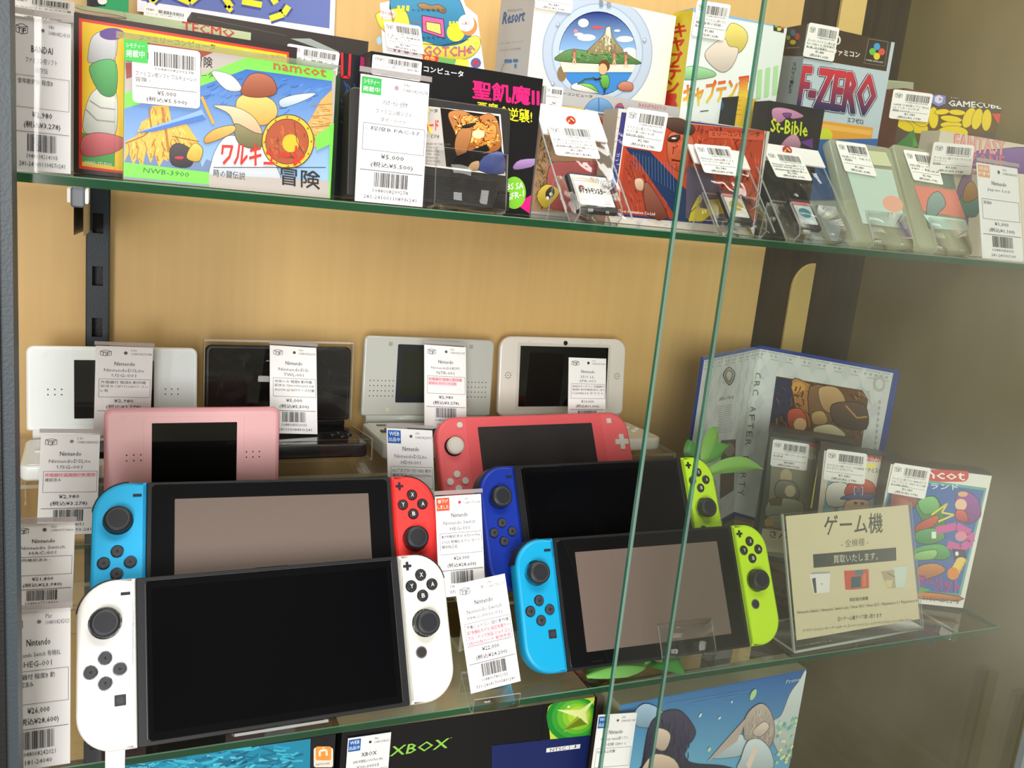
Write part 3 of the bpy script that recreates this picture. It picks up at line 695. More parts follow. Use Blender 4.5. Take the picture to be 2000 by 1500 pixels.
# ------------------------------------------------------------------ boxed games on the upper shelf
class Box:
    def __init__(s, name, label, cat, bl, br, Y, tl, depth, front, side=None, top=None, lean=0, z=ZU, zoom=(0, 0, 1), Yr=None, group=None, H=None, mat='card', auto=False, fr=None):
        s.fr = fr or level(bl, br, Y, z, lean, tl if auto else None, Yr)
        if z is not None: s.fr.P.z += .0003
        s.W = s.fr.w; s.H = H or s.fr.uv(*tl)[1]; s.D = depth; s.name = name
        s.root = thing(name, label, cat, s.fr, group)
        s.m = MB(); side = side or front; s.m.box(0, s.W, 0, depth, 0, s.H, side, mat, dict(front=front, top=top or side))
        s.B = Board(s.m, pix(s.fr, *zoom), mat=mat, clip=(0, 0, s.W, s.H)); s.side = side
    def spine(s, zoom=(0, 0, 1), col=None):
        f = s.fr; sf = Fr(f.P + f.ay * s.D, -f.ay, f.az); s.sf = sf; s.sm = MB()
        s.sm.pf([(0, -4e-5, 0), (s.D, -4e-5, 0), (s.D, -4e-5, s.H), (0, -4e-5, s.H)], col or s.side)
        return Board(s.sm, pix(sf, *zoom), -6e-5, clip=(0, 0, s.D, s.H))
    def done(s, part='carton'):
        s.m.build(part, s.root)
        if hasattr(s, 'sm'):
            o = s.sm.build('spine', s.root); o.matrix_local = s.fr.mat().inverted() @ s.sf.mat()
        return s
    def sticker(s, q, lines, price, tax, seed, y=-.0014): return sticker(s.root, s.fr, q, lines, price, tax, seed, y)
Z1 = (0, 0, .35); Z2 = (500, 0, .3); Z3 = (950, 0, .3); Z4 = (1400, 0, .34665); Z7 = (1540, 0, .23); Z8 = (980, 160, .2)

# poster
f = level((268, 22), (652, 77), .893); hp = .13
t = thing('campaign_poster', 'white-bordered violet blue poster with yellow katakana against back panel', 'poster', f)
m = MB(); m.box(0, f.w, -.0006, 0, 0, hp, 'e9e9f2', 'paper'); B = Board(m, pix(f, *Z1), -.0007, mat='paper', clip=(0, 0, f.w, hp))
x0, y0 = f.uv(276, 6); x1, y1 = f.uv(643, 58)
m.pf([(x0, -.00065, y1 + .001), (x1, -.00065, y1 + .001), (x1, -.00065, hp), (x0, -.00065, hp)], '6674b0', 'paper')
for sh in ('4a5290', 'e6dc3a'):
    bb = .05 if sh == '4a5290' else .012; wd = 62 if sh == '4a5290' else 34
    B.line([(880, -20), (850, 10), (840, -40)], wd, sh); B.line([(960, -30), (1060, 15), (1150, -60)], wd, sh)
    B.line([(1240, -30), (1290, 40), (1270, 60)], wd, sh); B.line([(1350, 8), (1460, 28)], wd, sh)
    B.line([(1610, 35), (1580, 80), (1505, 105)], wd, sh); B.line([(1490, -60), (1540, 20)], wd, sh); B.up(2)
m.build('sheet', t)

# far left: white boxed game with its sticker, and the tall tag before it
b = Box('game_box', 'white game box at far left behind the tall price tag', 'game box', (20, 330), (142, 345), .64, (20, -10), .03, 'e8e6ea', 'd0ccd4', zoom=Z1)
b.done(); b.sticker([(24, -12), (146, 4), (144, 46), (24, 34)], ['ミコンソフト キャプテン翼'], '¥980', '¥1,078', 5)
f = level((24, 330), (138, 335), .548, ZU + .0008, 3, None)
H = f.uv(28, 30)[1]
price_tag('price tag reading ¥3,278 at far left of the upper shelf, partly behind the frame', f, H, 'BANDAI', ['ファミコン用ソフト', '悟空伝'], [('全年齢対象 程度B', 'k')], '¥2,980', '¥3,278', ('08r', '1048008214103', '281-24100110457r241'))
# green and black box, black boxes, pale green box at the back left
b = Box('game_box', 'green and black game box at top left behind the pale green box', 'game box', (172, 330), (247, 345), .80, (172, -14), .03, '1d9a5c', '151515', zoom=(0, 0, 1))
b.B.rect(160, -20, 206, 12, '17161a'); b.B.ell(200, 2, 9, 7, 'e8e8e4'); b.B.line([(180, -6), (204, 6)], 2, 'e8e8e4'); b.done()
b = Box('game_box', 'long black game box lying behind the yellow and green boxes', 'game box', (366, 330), (700, 388), .745, (366, 22), .045, '37302c', '27221f', '4c4640', zoom=Z1)
b.B.poly([(1620, 215), (1730, 215), (1980, 330), (1860, 300)], '9aa39c'); b.B.line([(1100, 95), (1600, 200)], 3, '5a544e'); b.done()
b.sticker([(281, 12), (366, 26), (364, 50), (280, 38)], ['ファミコン用ソフト'], '¥1,480', '¥1,628', 6)
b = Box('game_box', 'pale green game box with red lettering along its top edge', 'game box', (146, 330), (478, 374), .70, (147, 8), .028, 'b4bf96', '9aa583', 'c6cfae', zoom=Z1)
R = random.Random(4)
for k in range(70): b.B.ell(R.uniform(420, 1360), R.uniform(20, 220), 6, 4, R.choice(('a4b084', 'c2cca8')), n=6)
b.B.up(30)
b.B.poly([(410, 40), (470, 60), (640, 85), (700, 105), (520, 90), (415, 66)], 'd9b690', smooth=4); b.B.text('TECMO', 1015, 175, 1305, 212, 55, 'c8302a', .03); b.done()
# yellow box with black border
b = Box('game_box', 'yellow game box with red and black border behind the blue-sky cartridge box', 'game box', (144, 331), (566, 384), .607, (146, 24), .026, '2a1a18', '3c1418', '1c1412', zoom=Z1)
B = b.B; B.poly([(440, 100), (1612, 292), (1600, 1100), (440, 940)], 'e23a26'); B.poly([(458, 120), (1600, 305), (1590, 1080), (458, 925)], 'f7c918')
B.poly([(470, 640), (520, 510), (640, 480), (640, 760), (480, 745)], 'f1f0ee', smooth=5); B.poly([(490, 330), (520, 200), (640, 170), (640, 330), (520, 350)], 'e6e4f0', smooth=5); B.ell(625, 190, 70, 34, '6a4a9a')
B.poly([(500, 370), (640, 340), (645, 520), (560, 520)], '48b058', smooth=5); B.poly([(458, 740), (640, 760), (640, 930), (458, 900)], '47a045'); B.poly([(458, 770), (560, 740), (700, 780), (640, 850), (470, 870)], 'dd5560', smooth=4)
B.line([(500, 560), (560, 600), (640, 610)], 6, '9a98a0'); B.line([(480, 610), (540, 670), (640, 680)], 6, '9a98a0'); B.text('©BIRD STUDIO', 470, 915, 625, 930, 20, 'f2e8e8', .02)
B.text('ファミリーコンピュータ', 775, 225, 1200, 282, 34, '2c2018', .02); B.text('TM', 1360, 300, 1400, 305, 20, 'f2e6a0'); B.text('©1986 集英社', 1430, 318, 1590, 330, 20, 'b06820')
B = b.spine(Z1, '3a1216'); B.line([(385, 120), (385, 900)], 8, '8a2a2a'); b.done()
# blue-sky cartridge box
b = Box('game_box', 'cartridge box with blue sky, sword and round shield, green bands, in clear case', 'game box', (241, 345), (644, 388), .560, (244, 76), .021, 'b8b0aa', '6cd848', '8fd070', lean=2, zoom=Z1)
B = b.B
B.poly([(735, 225), (1190, 285), (1130, 318), (735, 300)], '9a4038'); B.poly([(700, 350), (735, 350), (735, 430), (705, 440)], '9a4038'); B.text('冒険', 1085, 372, 1185, 380, 60, '2c2420', .02)
B.poly([(1120, 420), (1380, 300), (1700, 345), (1862, 362), (1862, 455), (1370, 388), (1120, 480), (695, 610), (695, 520)], '7be052')
B.text('ータ', 1125, 438, 1190, 432, 30, '2c2420', .02)
B.poly([(695, 605), (1120, 480), (1375, 386), (1852, 452), (1852, 1110), (695, 990)], ('2a68bc', 'a9cdf0'))
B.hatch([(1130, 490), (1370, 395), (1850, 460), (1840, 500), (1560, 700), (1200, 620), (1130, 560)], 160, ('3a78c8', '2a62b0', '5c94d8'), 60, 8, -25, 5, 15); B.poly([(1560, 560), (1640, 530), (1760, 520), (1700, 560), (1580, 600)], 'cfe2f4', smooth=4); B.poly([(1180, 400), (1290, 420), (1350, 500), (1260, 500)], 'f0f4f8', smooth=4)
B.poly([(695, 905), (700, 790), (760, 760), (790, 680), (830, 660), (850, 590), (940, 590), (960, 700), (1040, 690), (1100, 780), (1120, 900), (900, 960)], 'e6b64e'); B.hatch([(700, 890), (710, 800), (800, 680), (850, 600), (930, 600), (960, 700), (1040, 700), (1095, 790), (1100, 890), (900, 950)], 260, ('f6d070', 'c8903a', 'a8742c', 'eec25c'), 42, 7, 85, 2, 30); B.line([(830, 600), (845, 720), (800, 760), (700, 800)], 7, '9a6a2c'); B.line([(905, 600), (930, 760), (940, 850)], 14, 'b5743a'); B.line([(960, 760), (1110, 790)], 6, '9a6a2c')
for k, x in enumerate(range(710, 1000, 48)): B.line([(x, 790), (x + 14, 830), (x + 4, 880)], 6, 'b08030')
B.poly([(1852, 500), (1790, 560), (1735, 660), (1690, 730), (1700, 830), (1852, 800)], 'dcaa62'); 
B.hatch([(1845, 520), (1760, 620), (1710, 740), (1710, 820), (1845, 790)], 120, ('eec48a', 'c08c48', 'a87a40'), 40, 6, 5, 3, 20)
for y in (580, 640, 700, 750): B.line([(1735, y + 10), (1852, y)], 5, 'a87a40')
zz_ = [(695, 930)] 
for k in range(24): zz_.append((695 + k * 24, (840 if k % 2 else 900) + (k % 5) * 12))
B.poly(zz_ + [(1270, 980)], '6f86b0'); B.poly([(950, 830), (1000, 800), (1080, 850), (1060, 930), (960, 920)], '2a2228', smooth=4); B.ell(1000, 880, 26, 9, 'c03040')
B.poly([(1320, 560), (1400, 520), (1520, 560), (1545, 640), (1470, 700), (1340, 660)], 'f2c45e', smooth=5); B.poly([(1345, 520), (1380, 430), (1445, 408), (1520, 440), (1540, 520), (1440, 545)], 'a9502f', smooth=5)
B.poly([(1190, 590), (1320, 600), (1420, 660), (1460, 760), (1340, 760), (1280, 640)], 'f4c79a', smooth=5); B.poly([(1240, 780), (1320, 760), (1480, 830), (1560, 1060), (1200, 1020), (1180, 900)], 'e3eaf6', smooth=5); B.poly([(1310, 690), (1420, 740), (1500, 760), (1440, 830), (1330, 800)], '7d7648', smooth=4)
B.poly([(1140, 770), (1200, 720), (1300, 700), (1300, 740), (1160, 800)], 'e8ae48', smooth=4); B.poly([(1040, 880), (1080, 800), (1130, 830), (1110, 900)], 'f0c040', smooth=4)
B.poly([(748, 745), (1125, 612), (1150, 665), (860, 735)], '8cb2ea'); B.poly([(748, 745), (1130, 640), (1150, 665), (860, 735)], '4a78c8'); B.line([(1125, 540), (1150, 600), (1192, 692)], 16, 'e4a436')
B.ell(1605, 790, 147, 152, '4a3018'); B.ell(1605, 790, 142, 147, 'f0bf38'); B.ell(1600, 790, 122, 128, '54301c'); B.ell(1600, 790, 118, 124, 'ad5230'); B.hatch([(1500, 720), (1600, 680), (1700, 740), (1700, 860), (1600, 905), (1500, 850)], 90, ('c0683c', '8e3e22', 'b85c34'), 50, 8, 60, 6, 30); B.ell(1620, 800, 46, 50, 'f0bb30'); B.line([(1640, 680), (1655, 790), (1700, 870)], 4, '6a3420')
for k in range(12): B.ell(1605 + 131 * math.cos(k * .52), 790 + 137 * math.sin(k * .52), 6, 6, 'a86a18', n=8)
B.poly([(690, 905), (1165, 962), (1180, 1032), (690, 985)], '7be052'); B.poly([(1165, 975), (1840, 1010), (1860, 1130), (1165, 1060)], 'b9b1ab'); B.poly([(1755, 760), (1870, 690), (1870, 800), (1765, 840)], '7be052'); B.poly([(1838, 700), (1875, 690), (1875, 1130), (1832, 1130)], '6fdc48')
B.up(3); B.text('NWB-3900', 798, 962, 1052, 990, 27, '3a7838', .02, sk=4); B.text('時の鍵伝説', 1190, 985, 1366, 1005, 42, '3a3432'); B.text('ワルキューレ', 1228, 918, 1690, 930, 120, 'd5301f', .045, sk=12); B.line([(1190, 935), (1815, 935)], 4, '2a2420'); B.text('冒険', 1565, 1030, 1782, 1058, 98, '2c2420', .03); B.text('namcot', 1524, 388, 1816, 432, 42, 'bd5b3c', .05)
b.done()
b.sticker([(257, 83), (391, 101), (390, 213), (259, 200)], ['ファミコン用ソフト ワルキューレの', '冒険 -'], '¥5,000', '¥5,500', 11)
m = MB(); B = Board(m, pix(b.fr), -.0026, mat='paper'); B.poly([(241, 78), (288, 82), (288, 125), (243, 119)], '4fc45c'); B.up(); B.text('シモティー', 246, 94, 282, 97, 9, 'eafaea', .01); B.text('掲載中', 246, 112, 282, 115, 14, 'f4fff4', .02); m.build('web_listing_sticker', b.root)
m = MB(); m.box(-.0045, b.W + .002, -.0028, b.D + .001, -.0002, b.H + .003, 'ffffff', 'clear', dict(left=('dfe8e0', 'frost'), top=('e8eee8', 'edge'))); m.build('clear_case', b.root)
# dark box with red letters behind it
b = Box('game_box', 'dark blue-black game box with red lettering, right behind the blue-sky box', 'game box', (560, 380), (697, 394), .64, (562, 86), .03, '10131c', '0c0c10', '3a3a38', zoom=Z2)
B = b.B; 
for k in range(26):
    x = random.Random(k).uniform(540, 640); y = random.Random(k + 50).uniform(500, 1100); B.line([(x, y), (x + 20, y + 40), (x + 8, y + 90)], 5, '24508a')
B.up(6); B.line([(560, 340), (560, 500), (605, 505), (612, 350)], 16, 'd82028'); B.line([(330, 350), (430, 360), (430, 500)], 16, 'd82028'); B.rect(590, 765, 640, 925, 'd81a8c'); b.done()
b.sticker([(561, 85), (663, 103), (657, 150), (557, 136)], ['ソフト 悪魔くん'], '¥2,480', '¥2,728', 12)
# black box with pink title
b = Box('game_box', 'black game box with pink and yellow kanji title behind the tall tag', 'game box', (706, 392), (1034, 414), .603, (722, 99), .027, '100e12', '120f14', '2c2a2a', zoom=Z2)
B = b.B; B.text('コンピュータ', 1092, 465, 1350, 503, 38, 'f0f0f0', .04); B.text('聖飢魔II', 1412, 640, 1842, 694, 118, 'f81f78', .05); B.text('悪魔の', 1440, 740, 1640, 765, 80, 'e9e226', .03); B.text('逆襲!', 1640, 785, 1796, 802, 86, 'e9e226', .03)
B.poly([(1672, 1085), (1720, 1040), (1845, 1035), (1830, 1075), (1700, 1105)], 'a37cbc', smooth=3); B.poly([(1740, 1300), (1790, 1270), (1780, 1390), (1715, 1345)], 'ee1a7c'); B.ell(1680, 1255, 76, 105, '7dc233'); B.up(2); B.text('CBS SA', 1600, 1240, 1740, 1228, 42, 'f0fff0', .02); B.text('GFR-1', 1625, 1310, 1742, 1278, 42, 'f0fff0', .02)
B = b.spine(Z2, '131016'); B.rect(660, 375, 705, 435, 'e01f8a'); B.rect(645, 400, 660, 455, 'd8d83a'); B.line([(655, 340), (700, 350)], 14, '55605a'); B.poly([(590, 770), (640, 770), (632, 925), (586, 915)], 'cf1b86'); B.ell(607, 1150, 38, 95, '6cc043'); B.up(); B.vtext('KONAMI', 620, 800, 1060, 18, 'd8d8d8'); B.text('CBS', 590, 1150, 622, 1150, 22, 'eaffea'); b.done()
b.sticker([(727, 106), (823, 121), (820, 160), (724, 145)], ['ファミコン用ソフト 聖飢魔II'], '¥1,980', '¥2,178', 13)
# tall tag before it
f = level((693, 392), (825, 405), .5455, ZU + .0006, 4); H = f.uv(688, 141)[1]
price_tag('tall price tag with green corner badge before the black cartridge', f, H, 'パック・イン・ビデオ', ['ファミコン用ソフト', 'ダイ・ハード'], [('- 程度B PAC-57', 'k')], '¥5,000', '¥5,500', ('09r', '1048008299278', '281-24100110893r241'), badge=('シモティー', '3fb95a', '掲載中'), dot='b09aa0')
# loose black cartridge
f = level((782, 396), (1003, 412), .5645, ZU + .003, 9); f.w = .106
t = thing('game_cartridge', 'loose black game cartridge with fiery film-scene label', 'game cartridge', Fr(ony(1003, 412, .5645).lerp(ony(1003, 412, .5645), 0) - f.ax * .106 * 1.0, f.ax, f.az) if False else f)
fx1, fz1 = f.uv(990, 212)
m = MB(); m.prism(rrect(fx1 - .106, 0, fx1 + .003, fz1, (.001, .001, .004, .004)), 0, .017, '2e2c2c', 'plastic', .001, .001)
for k in range(9): m.box(fx1 - .09, fx1 - .006, -.0004, .0004, .0035 + k * .0017, .0042 + k * .0017, '242222', 'plastic')
m.prism([(fx1 - .008, 0), (fx1 + .0035, 0), (fx1 + .0035, .012), (fx1 - .004, .012)], -.0015, .002, '1c1a1a', 'plastic'); m.build('shell', t)
m = MB(); B = Board(m, pix(f, *Z2), -.0005); B.poly([(1000, 680), (1590, 745), (1622, 1145), (1000, 1070)], 'e8e2d8'); B.poly([(1000, 690), (1200, 705), (1238, 1085), (1000, 1062)], 'bdb8b2')
B.poly([(1198, 703), (1580, 757), (1612, 1132), (1236, 1086)], '1a130e'); B.poly([(1250, 740), (1340, 720), (1430, 760), (1520, 740), (1575, 800), (1590, 960), (1480, 1000), (1400, 990), (1330, 940), (1290, 860)], 'b4682a', smooth=5)
B.poly([(1330, 780), (1400, 750), (1470, 800), (1560, 820), (1540, 930), (1450, 950), (1390, 900)], 'e8983c', smooth=5); B.hatch([(1260, 750), (1430, 745), (1570, 790), (1590, 950), (1400, 985), (1300, 900)], 240, ('f4b050', '8a4418', 'd87828', 'ffd878', '5c2c10'), 34, 8, 50, 7, 80); B.ell(1445, 875, 40, 28, 'fbe8a8'); B.poly([(1320, 850), (1400, 840), (1380, 960), (1330, 1040), (1290, 960)], 'a8642c', smooth=4); B.poly([(1480, 1020), (1600, 990), (1612, 1130), (1450, 1110)], '3c4a8c', smooth=3)
B.poly([(1260, 1035), (1500, 940), (1520, 980), (1330, 1050), (1270, 1060)], '101014'); B.poly([(1400, 1060), (1450, 1050), (1440, 1110), (1380, 1100)], 'c8a070', smooth=3); B.poly([(1345, 820), (1430, 800), (1400, 828), (1350, 835)], '14100c', smooth=3)
B.line([(1075, 700), (1140, 870)], 18, 'f0d050'); B.line([(1130, 720), (1075, 760)], 14, 'f0d050'); B.text('コンピュータ', 1010, 725, 1180, 735, 24, '2c2826', .03); B.text('ダイ・ハード', 990, 862, 1185, 850, 74, 'e83c22', .04); B.text('パック・イン・ビデオ', 1000, 888, 1190, 905, 26, '2c2826', .02)
for k, s_ in enumerate(('LICENSED BY THE FROM', 'CENTURY FOX', '& CHARACTERS', '© 1988, 1990', 'CORPORATION', 'PACK-IN-VIDEO', 'ACTIVISION')): B.text(s_, 1080, 942 + k * 22, 1080 + 9 * len(s_), 950 + k * 22, 14, '5c5652')
m.build('label_sheet', t)
easel('clear acrylic stand with wide lip holding the black cartridge', f.moved(.022, 0, 0), .050, .05, .017, lean=9, base=.003, foot=.02, rim_h=.036)
# blister card
f = level((738, 300), (948, 340), .80, ZU); t = thing('toy_package', 'rounded blister card with blue dome and yellow banner lettering', 'toy package', f)
m = MB(); qq = [(742, 6), (770, 0), (800, -40), (850, -60), (890, -40), (910, 12), (932, 30), (948, 150), (960, 330), (760, 300)]
P = [f.uv(*p) for p in qq]; A = sum(P[i - 1][0] * P[i][1] - P[i][0] * P[i - 1][1] for i in range(len(P))); P = [(x, max(z, .0005)) for x, z in P]
m.prism(P if A > 0 else P[::-1], 0, .0012, 'ece6e6', 'card'); m.box(.02, f.w - .02, .0012, .02, .0005, .05, 'e4dede')
B = Board(m, pix(f, *Z2)); B.poly([(870, 30), (920, -60), (1180, -90), (1300, -40), (1370, 120), (1390, 260), (1200, 300), (1000, 280), (900, 180)], '2f86b4', smooth=6); B.poly([(1050, 30), (1090, 20), (1140, 35), (1190, 30), (1235, 60), (1225, 88), (1170, 70), (1080, 58)], '9a7446', smooth=4)
B.poly([(780, 110), (800, 80), (870, 60), (960, 60), (1000, 150), (990, 290), (830, 200)], 'f0dc38', smooth=4); B.ell(1300, 210, 58, 60, 'f0dc38'); B.poly([(1080, 100), (1220, 125), (1230, 250), (1085, 205)], 'e060a0'); B.poly([(1105, 140), (1200, 155), (1205, 225), (1110, 195)], 'e6e670'); B.ell(1385, 170, 55, 62, 'ee8a50'); B.ell(1368, 150, 52, 55, 'f8f4ee'); B.ell(1345, 150, 6, 6, 'e8c8c0')
B.ell(855, 95, 50, 34, 'f8f4ee'); B.text('時計機能', 815, 95, 905, 108, 26, 'd04848', .01); B.text('もついてる', 815, 125, 905, 135, 22, 'd04848', .01); B.text('よ', 1330, 160, 1400, 165, 20, 'd04848'); B.text('コミュニケーション', 1020, 150, 1110, 170, 22, 'd04848')
B.poly([(1080, 270), (1200, 300), (1330, 285), (1395, 240), (1450, 240), (1455, 310), (1380, 380), (1250, 385), (1070, 350)], 'f4de44', smooth=5); B.line([(870, 30), (900, 180), (1000, 275), (1200, 298), (1385, 258)], 4, '1c2a3a'); B.line([(1080, 100), (1220, 125), (1230, 250), (1085, 205)], 4, '3a1830', True); B.line([(1105, 140), (1200, 155), (1205, 225), (1110, 195)], 4, '3a3a18', True)
for k_ in range(14): B.text('ゲット新発見'[k_ % 6], 1015 + (k_ % 7) * 32, 75 + (k_ // 7) * 180, 1037 + (k_ % 7) * 32, 80 + (k_ // 7) * 180, 20, '1c4468')
for k_ in range(3): B.poly([(915 + k_ * 30, 70), (920 + k_ * 30, 35), (938 + k_ * 30, 38), (935 + k_ * 30, 75)], 'f0dc38'); B.poly([(1255 + k_ * 22, 165), (1257 + k_ * 22, 138), (1270 + k_ * 22, 140), (1270 + k_ * 22, 168)], 'f0dc38')
B.up(2); B.text('TAMAGOTCH®', 880, 330, 1425, 358, 66, '3c8ac0', .06, arc=-20); B.up(); B.text('TAMAGOTCH®', 882, 328, 1423, 356, 60, 'd85858', .02, arc=-20)
B.poly([(1085, 355), (1190, 370), (1180, 405), (1085, 395)], 'd03a34'); B.up(); B.text('赤色', 1095, 388, 1165, 396, 26, 'ffe060', .03); B.poly([(1190, 370), (1300, 390), (1290, 430), (1180, 410)], '70b060'); B.poly([(1300, 385), (1385, 390), (1380, 435), (1300, 430)], 'f0d850'); B.ell(1430, 410, 34, 34, '5068a0', n=10); B.ell(1430, 410, 20, 20, 'c03a50', n=8); B.ell(800, 265, 16, 26, '9ac0e0'); m.build('card', t)
sticker(t, f, [(748, 41), (820, 52), (827, 107), (755, 93)], ['たまごっち 新種発見', '! たまごっち'], '¥2,980', '¥3,278', 14, y=-.002)
# white box with porthole
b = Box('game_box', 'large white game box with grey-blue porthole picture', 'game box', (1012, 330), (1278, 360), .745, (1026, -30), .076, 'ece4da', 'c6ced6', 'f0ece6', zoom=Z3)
B = b.B; B.text('Wii', 1032, 52, 1172, 76, 66, 'b0a8a6', .04)
cx, cy = 722, 340
B.ell(cx, cy, 360, 385, '9fadc4', n=48); B.ell(cx, cy, 352, 377, 'b6c3d6', n=48); B.ell(cx, cy, 300, 320, 'a3b1c8', n=48); B.ell(cx, cy, 290, 310, 'bccada', n=48); B.ell(cx + 2, cy + 8, 252, 274, '222b52', n=48)
E_ = lambda y: 250 * math.sqrt(max(0, 1 - ((y - 350) / 268) ** 2))
def disc(ya, yb, col, k=10):
    ys = [ya + (yb - ya) * i / k for i in range(k + 1)]; B.poly([(cx + 2 + E_(y), y) for y in ys] + [(cx + 2 - E_(y), y) for y in ys[::-1]], col)
disc(84, 350, ('26367e', '8db8e4'), 16); disc(330, 470, 'e8dccd'); disc(430, 617, '3f86cc', 14)
B.poly([(480, 350), (560, 320), (680, 330), (800, 300), (960, 380), (970, 420), (480, 400)], '5a8a4a', smooth=4); B.poly([(655, 350), (720, 270), (760, 230), (780, 180), (805, 175), (825, 250), (890, 330), (860, 350)], 'a8986a', smooth=3); B.poly([(780, 180), (805, 175), (812, 290), (770, 300)], 'd8d8c8')
for p in ((650, 245, 60, 22), (600, 225, 30, 12), (900, 255, 55, 20), (930, 330, 40, 20), (850, 200, 20, 8)): B.ell(*p, 'e6ecf4')
B.ell(630, 150, 34, 28, 'f6f6e0'); B.ell(720, 180, 40, 9, 'c8564a'); B.ell(580, 205, 14, 14, 'd88a90'); B.ell(490, 480, 30, 50, '8a7452')
B.hatch([(540, 350), (690, 335), (900, 340), (940, 390), (520, 395)], 130, ('6a9a58', '3c6a34', '7ca868'), 24, 6, 10, 4, 50); B.hatch([(680, 345), (780, 200), (820, 250), (870, 335)], 110, ('c0b080', '7c6c44', 'e0d8b0'), 26, 5, 75, 5, 25); disc(420, 470, 'ecdccb', 5)
for x, y in ((570, 380), (830, 390), (905, 400)): B.ell(x, y - 50, 14, 14, '8a6a5a'); B.line([(x, y - 40), (x, y + 10)], 16, 'd0786a'); B.line([(x, y), (x - 12, y + 40)], 8, 'e0b090'); B.line([(x, y), (x + 12, y + 40)], 8, 'e0b090')
B.poly([(550, 575), (580, 540), (680, 560), (730, 605), (640, 600)], 'f2f2ee', smooth=4); B.poly([(600, 545), (680, 550), (728, 600), (660, 570)], '7cc83e', smooth=4); B.poly([(850, 560), (890, 530), (948, 545), (945, 590), (880, 590)], 'c87a5c', smooth=4)
B.ell(765, 430, 36, 40, '6a4226'); B.ell(755, 450, 28, 36, 'ebb183'); B.poly([(735, 500), (790, 490), (795, 560), (760, 580)], '5cae3a', smooth=3); B.line([(745, 510), (710, 520), (690, 505)], 12, '2e2e34'); B.line([(770, 570), (765, 605)], 12, '2a3a5a'); B.line([(590, 550), (640, 515), (700, 510)], 9, '3c5a3a')
for x, y in ((463, 160), (1028, 262), (430, 545)): B.ell(x, y, 12, 14, '8f9db4'); B.ell(x - 2, y - 2, 7, 8, 'd4dce6')
B.rect(735, -30, 758, 45, '7d8a9c'); B.rect(785, -30, 810, 50, '8a97aa')
B = b.spine(Z3, 'c8cfd6'); B.text('Resort', 104, 158, 244, 138, 78, '2c68b0', .05, sk=12); B.text('WiiSports', 138, 86, 236, 72, 24, '9aa8bc', .01); B.text('ウィースポーツ リゾート', 90, 290, 240, 275, 12, '7a90ac'); B.text('モーションプラス対応', 90, 335, 225, 322, 14, '6a84a8'); B.rr(118, 386, 168, 410, 8, '3c86c8'); B.rr(174, 384, 208, 406, 8, '3c86c8'); B.line([(95, 470), (110, 420), (150, 400)], 3, '88a4c4'); B.ell(190, 430, 8, 16, '5c94cc'); b.done()
b.sticker([(1042, -42), (1120, -32), (1115, 27), (1044, 16)], ['Wii用ソフト', '限定'], '¥2,480', '¥2,728', 15)
# grey box with blue helmet shape
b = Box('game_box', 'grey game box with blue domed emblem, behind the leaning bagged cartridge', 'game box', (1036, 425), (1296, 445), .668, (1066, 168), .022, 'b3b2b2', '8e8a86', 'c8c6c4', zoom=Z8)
B = b.B; B.text('ファミリーコンピュータ', 430, 108, 885, 160, 30, '2a2826', .03); B.text('BANPRESTO', 1338, 240, 1608, 278, 34, 'c86a66', .03); B.poly([(340, 470), (400, 250), (600, 230), (1100, 300), (1100, 1300), (280, 1260)], 'b08a6a'); B.poly([(590, 235), (1130, 290), (1130, 330), (590, 262)], 'd8b84a')
B.poly([(800, 275), (860, 190), (950, 155), (1050, 200), (1100, 300), (1080, 330), (830, 300)], '5f94c8', smooth=5); B.line([(945, 160), (948, 285)], 10, '3c6a9c'); B.line([(810, 270), (950, 300), (1100, 310)], 14, 'c8c8c8')
B.poly([(940, 470), (960, 340), (990, 400), (1010, 330), (1040, 410), (1080, 360), (1100, 480), (1020, 600)], 'b82c30'); B.poly([(1110, 235), (1190, 245), (1180, 640), (1060, 640), (1100, 400)], 'b83028', smooth=3); B.poly([(1120, 235), (1195, 248), (1190, 330), (1130, 320)], '4a5aa8')
R = random.Random(8)
for k in range(230):
    x = R.uniform(330, 520); y = R.uniform(480, 1200); B.line([(x, y), (x + R.uniform(-30, 30), y + R.uniform(10, 45))], R.uniform(4, 10), R.choice(('4c4028', '8a7a4c', '6a5a34', 'a09058')))
B.up(12); B.poly([(470, 800), (620, 780), (1000, 820), (1150, 1240), (480, 1240), (430, 1000)], 'b84a48', smooth=3); B.poly([(330, 1110), (420, 1000), (550, 1060), (480, 1180), (400, 1230)], 'd8b830', smooth=3); B.poly([(420, 1070), (480, 1020), (500, 1090), (430, 1150)], '2a221c', smooth=3); B.ell(435, 1133, 16, 18, 'e8e8e0'); B.ell(468, 1095, 16, 18, 'e8e8e0')
b.done(); b.sticker([(1066, 168), (1099, 172), (1095, 212), (1064, 206)], ['BANPRESTO', 'ンソフト'], '¥', '¥', 16)
